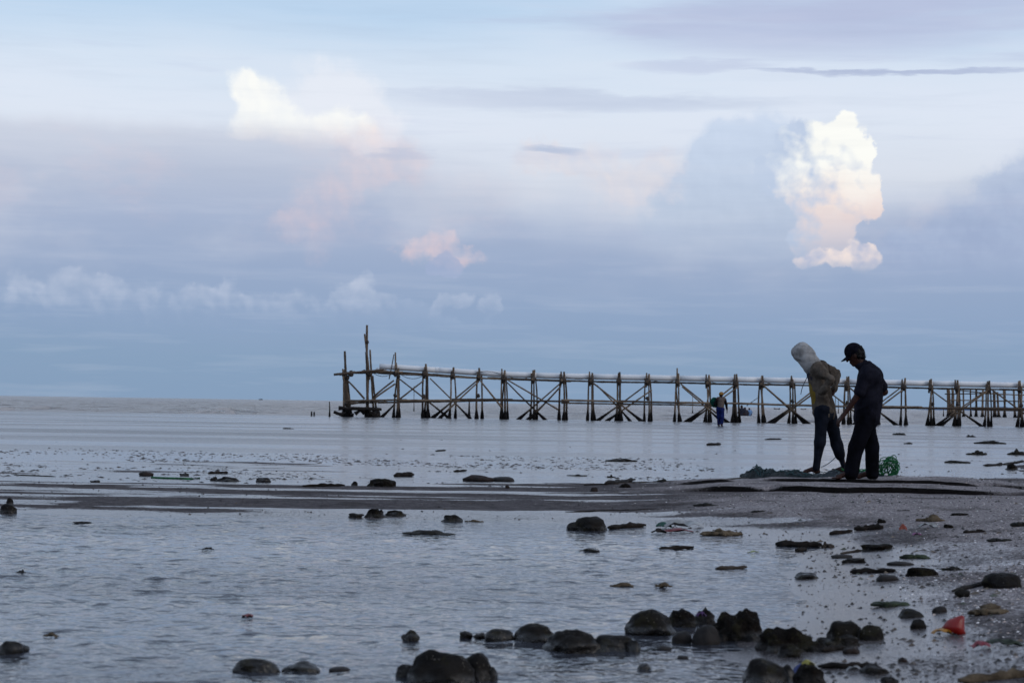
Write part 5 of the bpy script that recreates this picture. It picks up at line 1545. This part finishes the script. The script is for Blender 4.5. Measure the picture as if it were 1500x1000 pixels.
def line_rope():
    a = ground_at(1203, 685) + Vector((0, 0, .01)); b = at_dist(1236, 654, a.y - .35)
    pts = [a.lerp(b, t / 8) - Vector((0, 0, .05 * math.sin(t / 8 * math.pi))) for t in range(9)]
    o = obj('hauling_line', tube_mesh('hauling_line', pts, [.006] * 9, 6), simple_mat('dark wet rope', lin((36, 52, 58)), lin((60, 80, 84)), .7, 20, 0))
    set_props(o, 'thin line rising from the net behind the legs of the capped person', 'rope')
    pts = [ground_at(u, v) + Vector((0, 0, .006)) for u, v in [(856, 711), (880, 709.5), (905, 709), (940, 706.5), (975, 705.5), (1010, 704), (1050, 703), (1092, 700)]]
    o = obj('ground_rope', tube_mesh('ground_rope', pts, [.009] * len(pts), 6), M_LASH); set_props(o, 'dark rope lying on the flat leading left from the net', 'rope')
    pts = [ground_at(u, v) + Vector((0, 0, .008)) for u, v in [(222, 700), (245, 701), (262, 701.5), (280, 702), (292, 701)]]
    o = obj('ground_rope', tube_mesh('ground_rope', pts, [.012] * len(pts), 6), bpy.data.materials['green rope']); set_props(o, 'short green rope lying on the left flat', 'rope')
line_rope()

# ---- shell grit and small scraps nobody could count
def grit(name, n, box, size, cols, label, seed, test, flat=.45):
    q = np.random.default_rng(seed)
    y = box[2] * (box[3] / box[2]) ** q.random(n); x = box[0] + (box[1] - box[0]) * q.random(n)
    x = x * (y * .36 + 1.0) / 6.0
    z = terrain(x, y); ok = test(x, y, z, q); x, y, z = x[ok], y[ok], z[ok]; n = len(x)
    sz = size * (.5 + 1.5 * q.random(n) ** 3)[:, None, None]
    an = q.random(n) * 6.28
    base = np.array([[1, 0, 0], [-.5, .8, 0], [-.6, -.75, 0], [.1, .1, 1.0]])
    v = base[None] * (1 + .5 * (q.random((n, 4, 1)) - .5)) * np.array([1, 1, flat])
    c, s = np.cos(an)[:, None], np.sin(an)[:, None]
    vx = v[:, :, 0] * c - v[:, :, 1] * s; vy = v[:, :, 0] * s + v[:, :, 1] * c
    P = np.stack([vx, vy, v[:, :, 2] - .1], 2) * sz + np.stack([x, y, np.maximum(z, 0)], 1)[:, None, :]
    f = np.array([[0, 1, 3], [1, 2, 3], [2, 0, 3]]); F = (f[None] + (np.arange(n) * 4)[:, None, None]).reshape(-1, 3)
    me = mesh_np(name, P.reshape(-1, 3), F, False)
    pick = q.integers(0, len(cols), n); ca = np.array(cols)[pick] * (.7 + .6 * q.random((n, 1)))
    cc = np.repeat(np.concatenate([ca, np.ones((n, 1))], 1), 4, 0).astype(np.float32)
    at = me.color_attributes.new('tint', 'FLOAT_COLOR', 'POINT'); at.data.foreach_set('color', cc.ravel())
    m, nt, b = material(name)
    a = nt.new('ShaderNodeAttribute'); a.attribute_name = 'tint'; nt.link(a.outputs['Color'], b.inputs['Base Color']); b.inputs['Roughness'].default_value = .6
    o = obj(name, me, m); set_props(o, label, 'debris', None, 'stuff')
patchy = lambda x, y, s: fbm(x * 1.3, y * 1.0, 3, s)
grit('shell_grit', 170000, (-1, 6.2, 5.5, 30), .0066, [lin((232, 228, 226)), lin((204, 197, 194)), lin((120, 108, 104)), lin((60, 54, 54)), lin((196, 178, 166))], 'pale broken shell grit strewn over the drier sand', 61,
     lambda x, y, z, q: (z > .03) & (q.random(len(x)) < .04 + 1.1 * np.clip((z - .035) * 12, 0, 1) * np.clip(.55 + .9 * patchy(x, y, 5), 0, 1) * (.12 + .88 * sstep(y, 17, 10))))
grit('small_debris', 45000, (-6, 6.2, 6, 30), .010, [lin((34, 30, 28)), lin((50, 44, 40)), lin((26, 24, 24)), lin((70, 58, 48))], 'small dark scraps and pebbles scattered over the wet sand', 62,
     lambda x, y, z, q: (z > .001) & (q.random(len(x)) < .12 + .5 * np.clip(patchy(x, y, 9), 0, 1) + .25 * (x > 1)), .6)
grit('drift_crumbs', 5200, (-6, 6.2, 23, 60), .032, [lin((34, 30, 28)), lin((56, 48, 42)), lin((44, 40, 34))], 'dark drift crumbs dotting the shallows beyond the bar', 63,
     lambda x, y, z, q: (q.random(len(x)) < np.clip(.05 + .7 * patchy(x * .3, y * .4, 13) + .35 * (x > 4), 0, 1)) & (y < 26 + 34 * q.random(len(x)) ** 2.2), .35)

grit('mud_ribs', 9000, (-6.2, 1.5, 22.5, 36), .05, [lin((44, 40, 40)), lin((60, 54, 52)), lin((36, 33, 33))], 'low dark ribs of mud breaking the film of water on the left flat', 64,
     lambda x, y, z, q: (q.random(len(x)) < np.clip(1.5 * patchy(x * .45, y * .5, 19) + .25 * (x < -2), 0, 1)) & (z < .004), .22)
grit('beach_scraps', 4200, (.5, 6.2, 6.5, 34), .019, [lin((34, 30, 28)), lin((60, 50, 42)), lin((28, 26, 26)), lin((96, 82, 66)), lin((54, 58, 42))], 'scattered bark and weed scraps on the right beach', 65,
     lambda x, y, z, q: (z > .002) & (q.random(len(x)) < np.clip(.25 + patchy(x, y, 29), 0, 1)), .4)
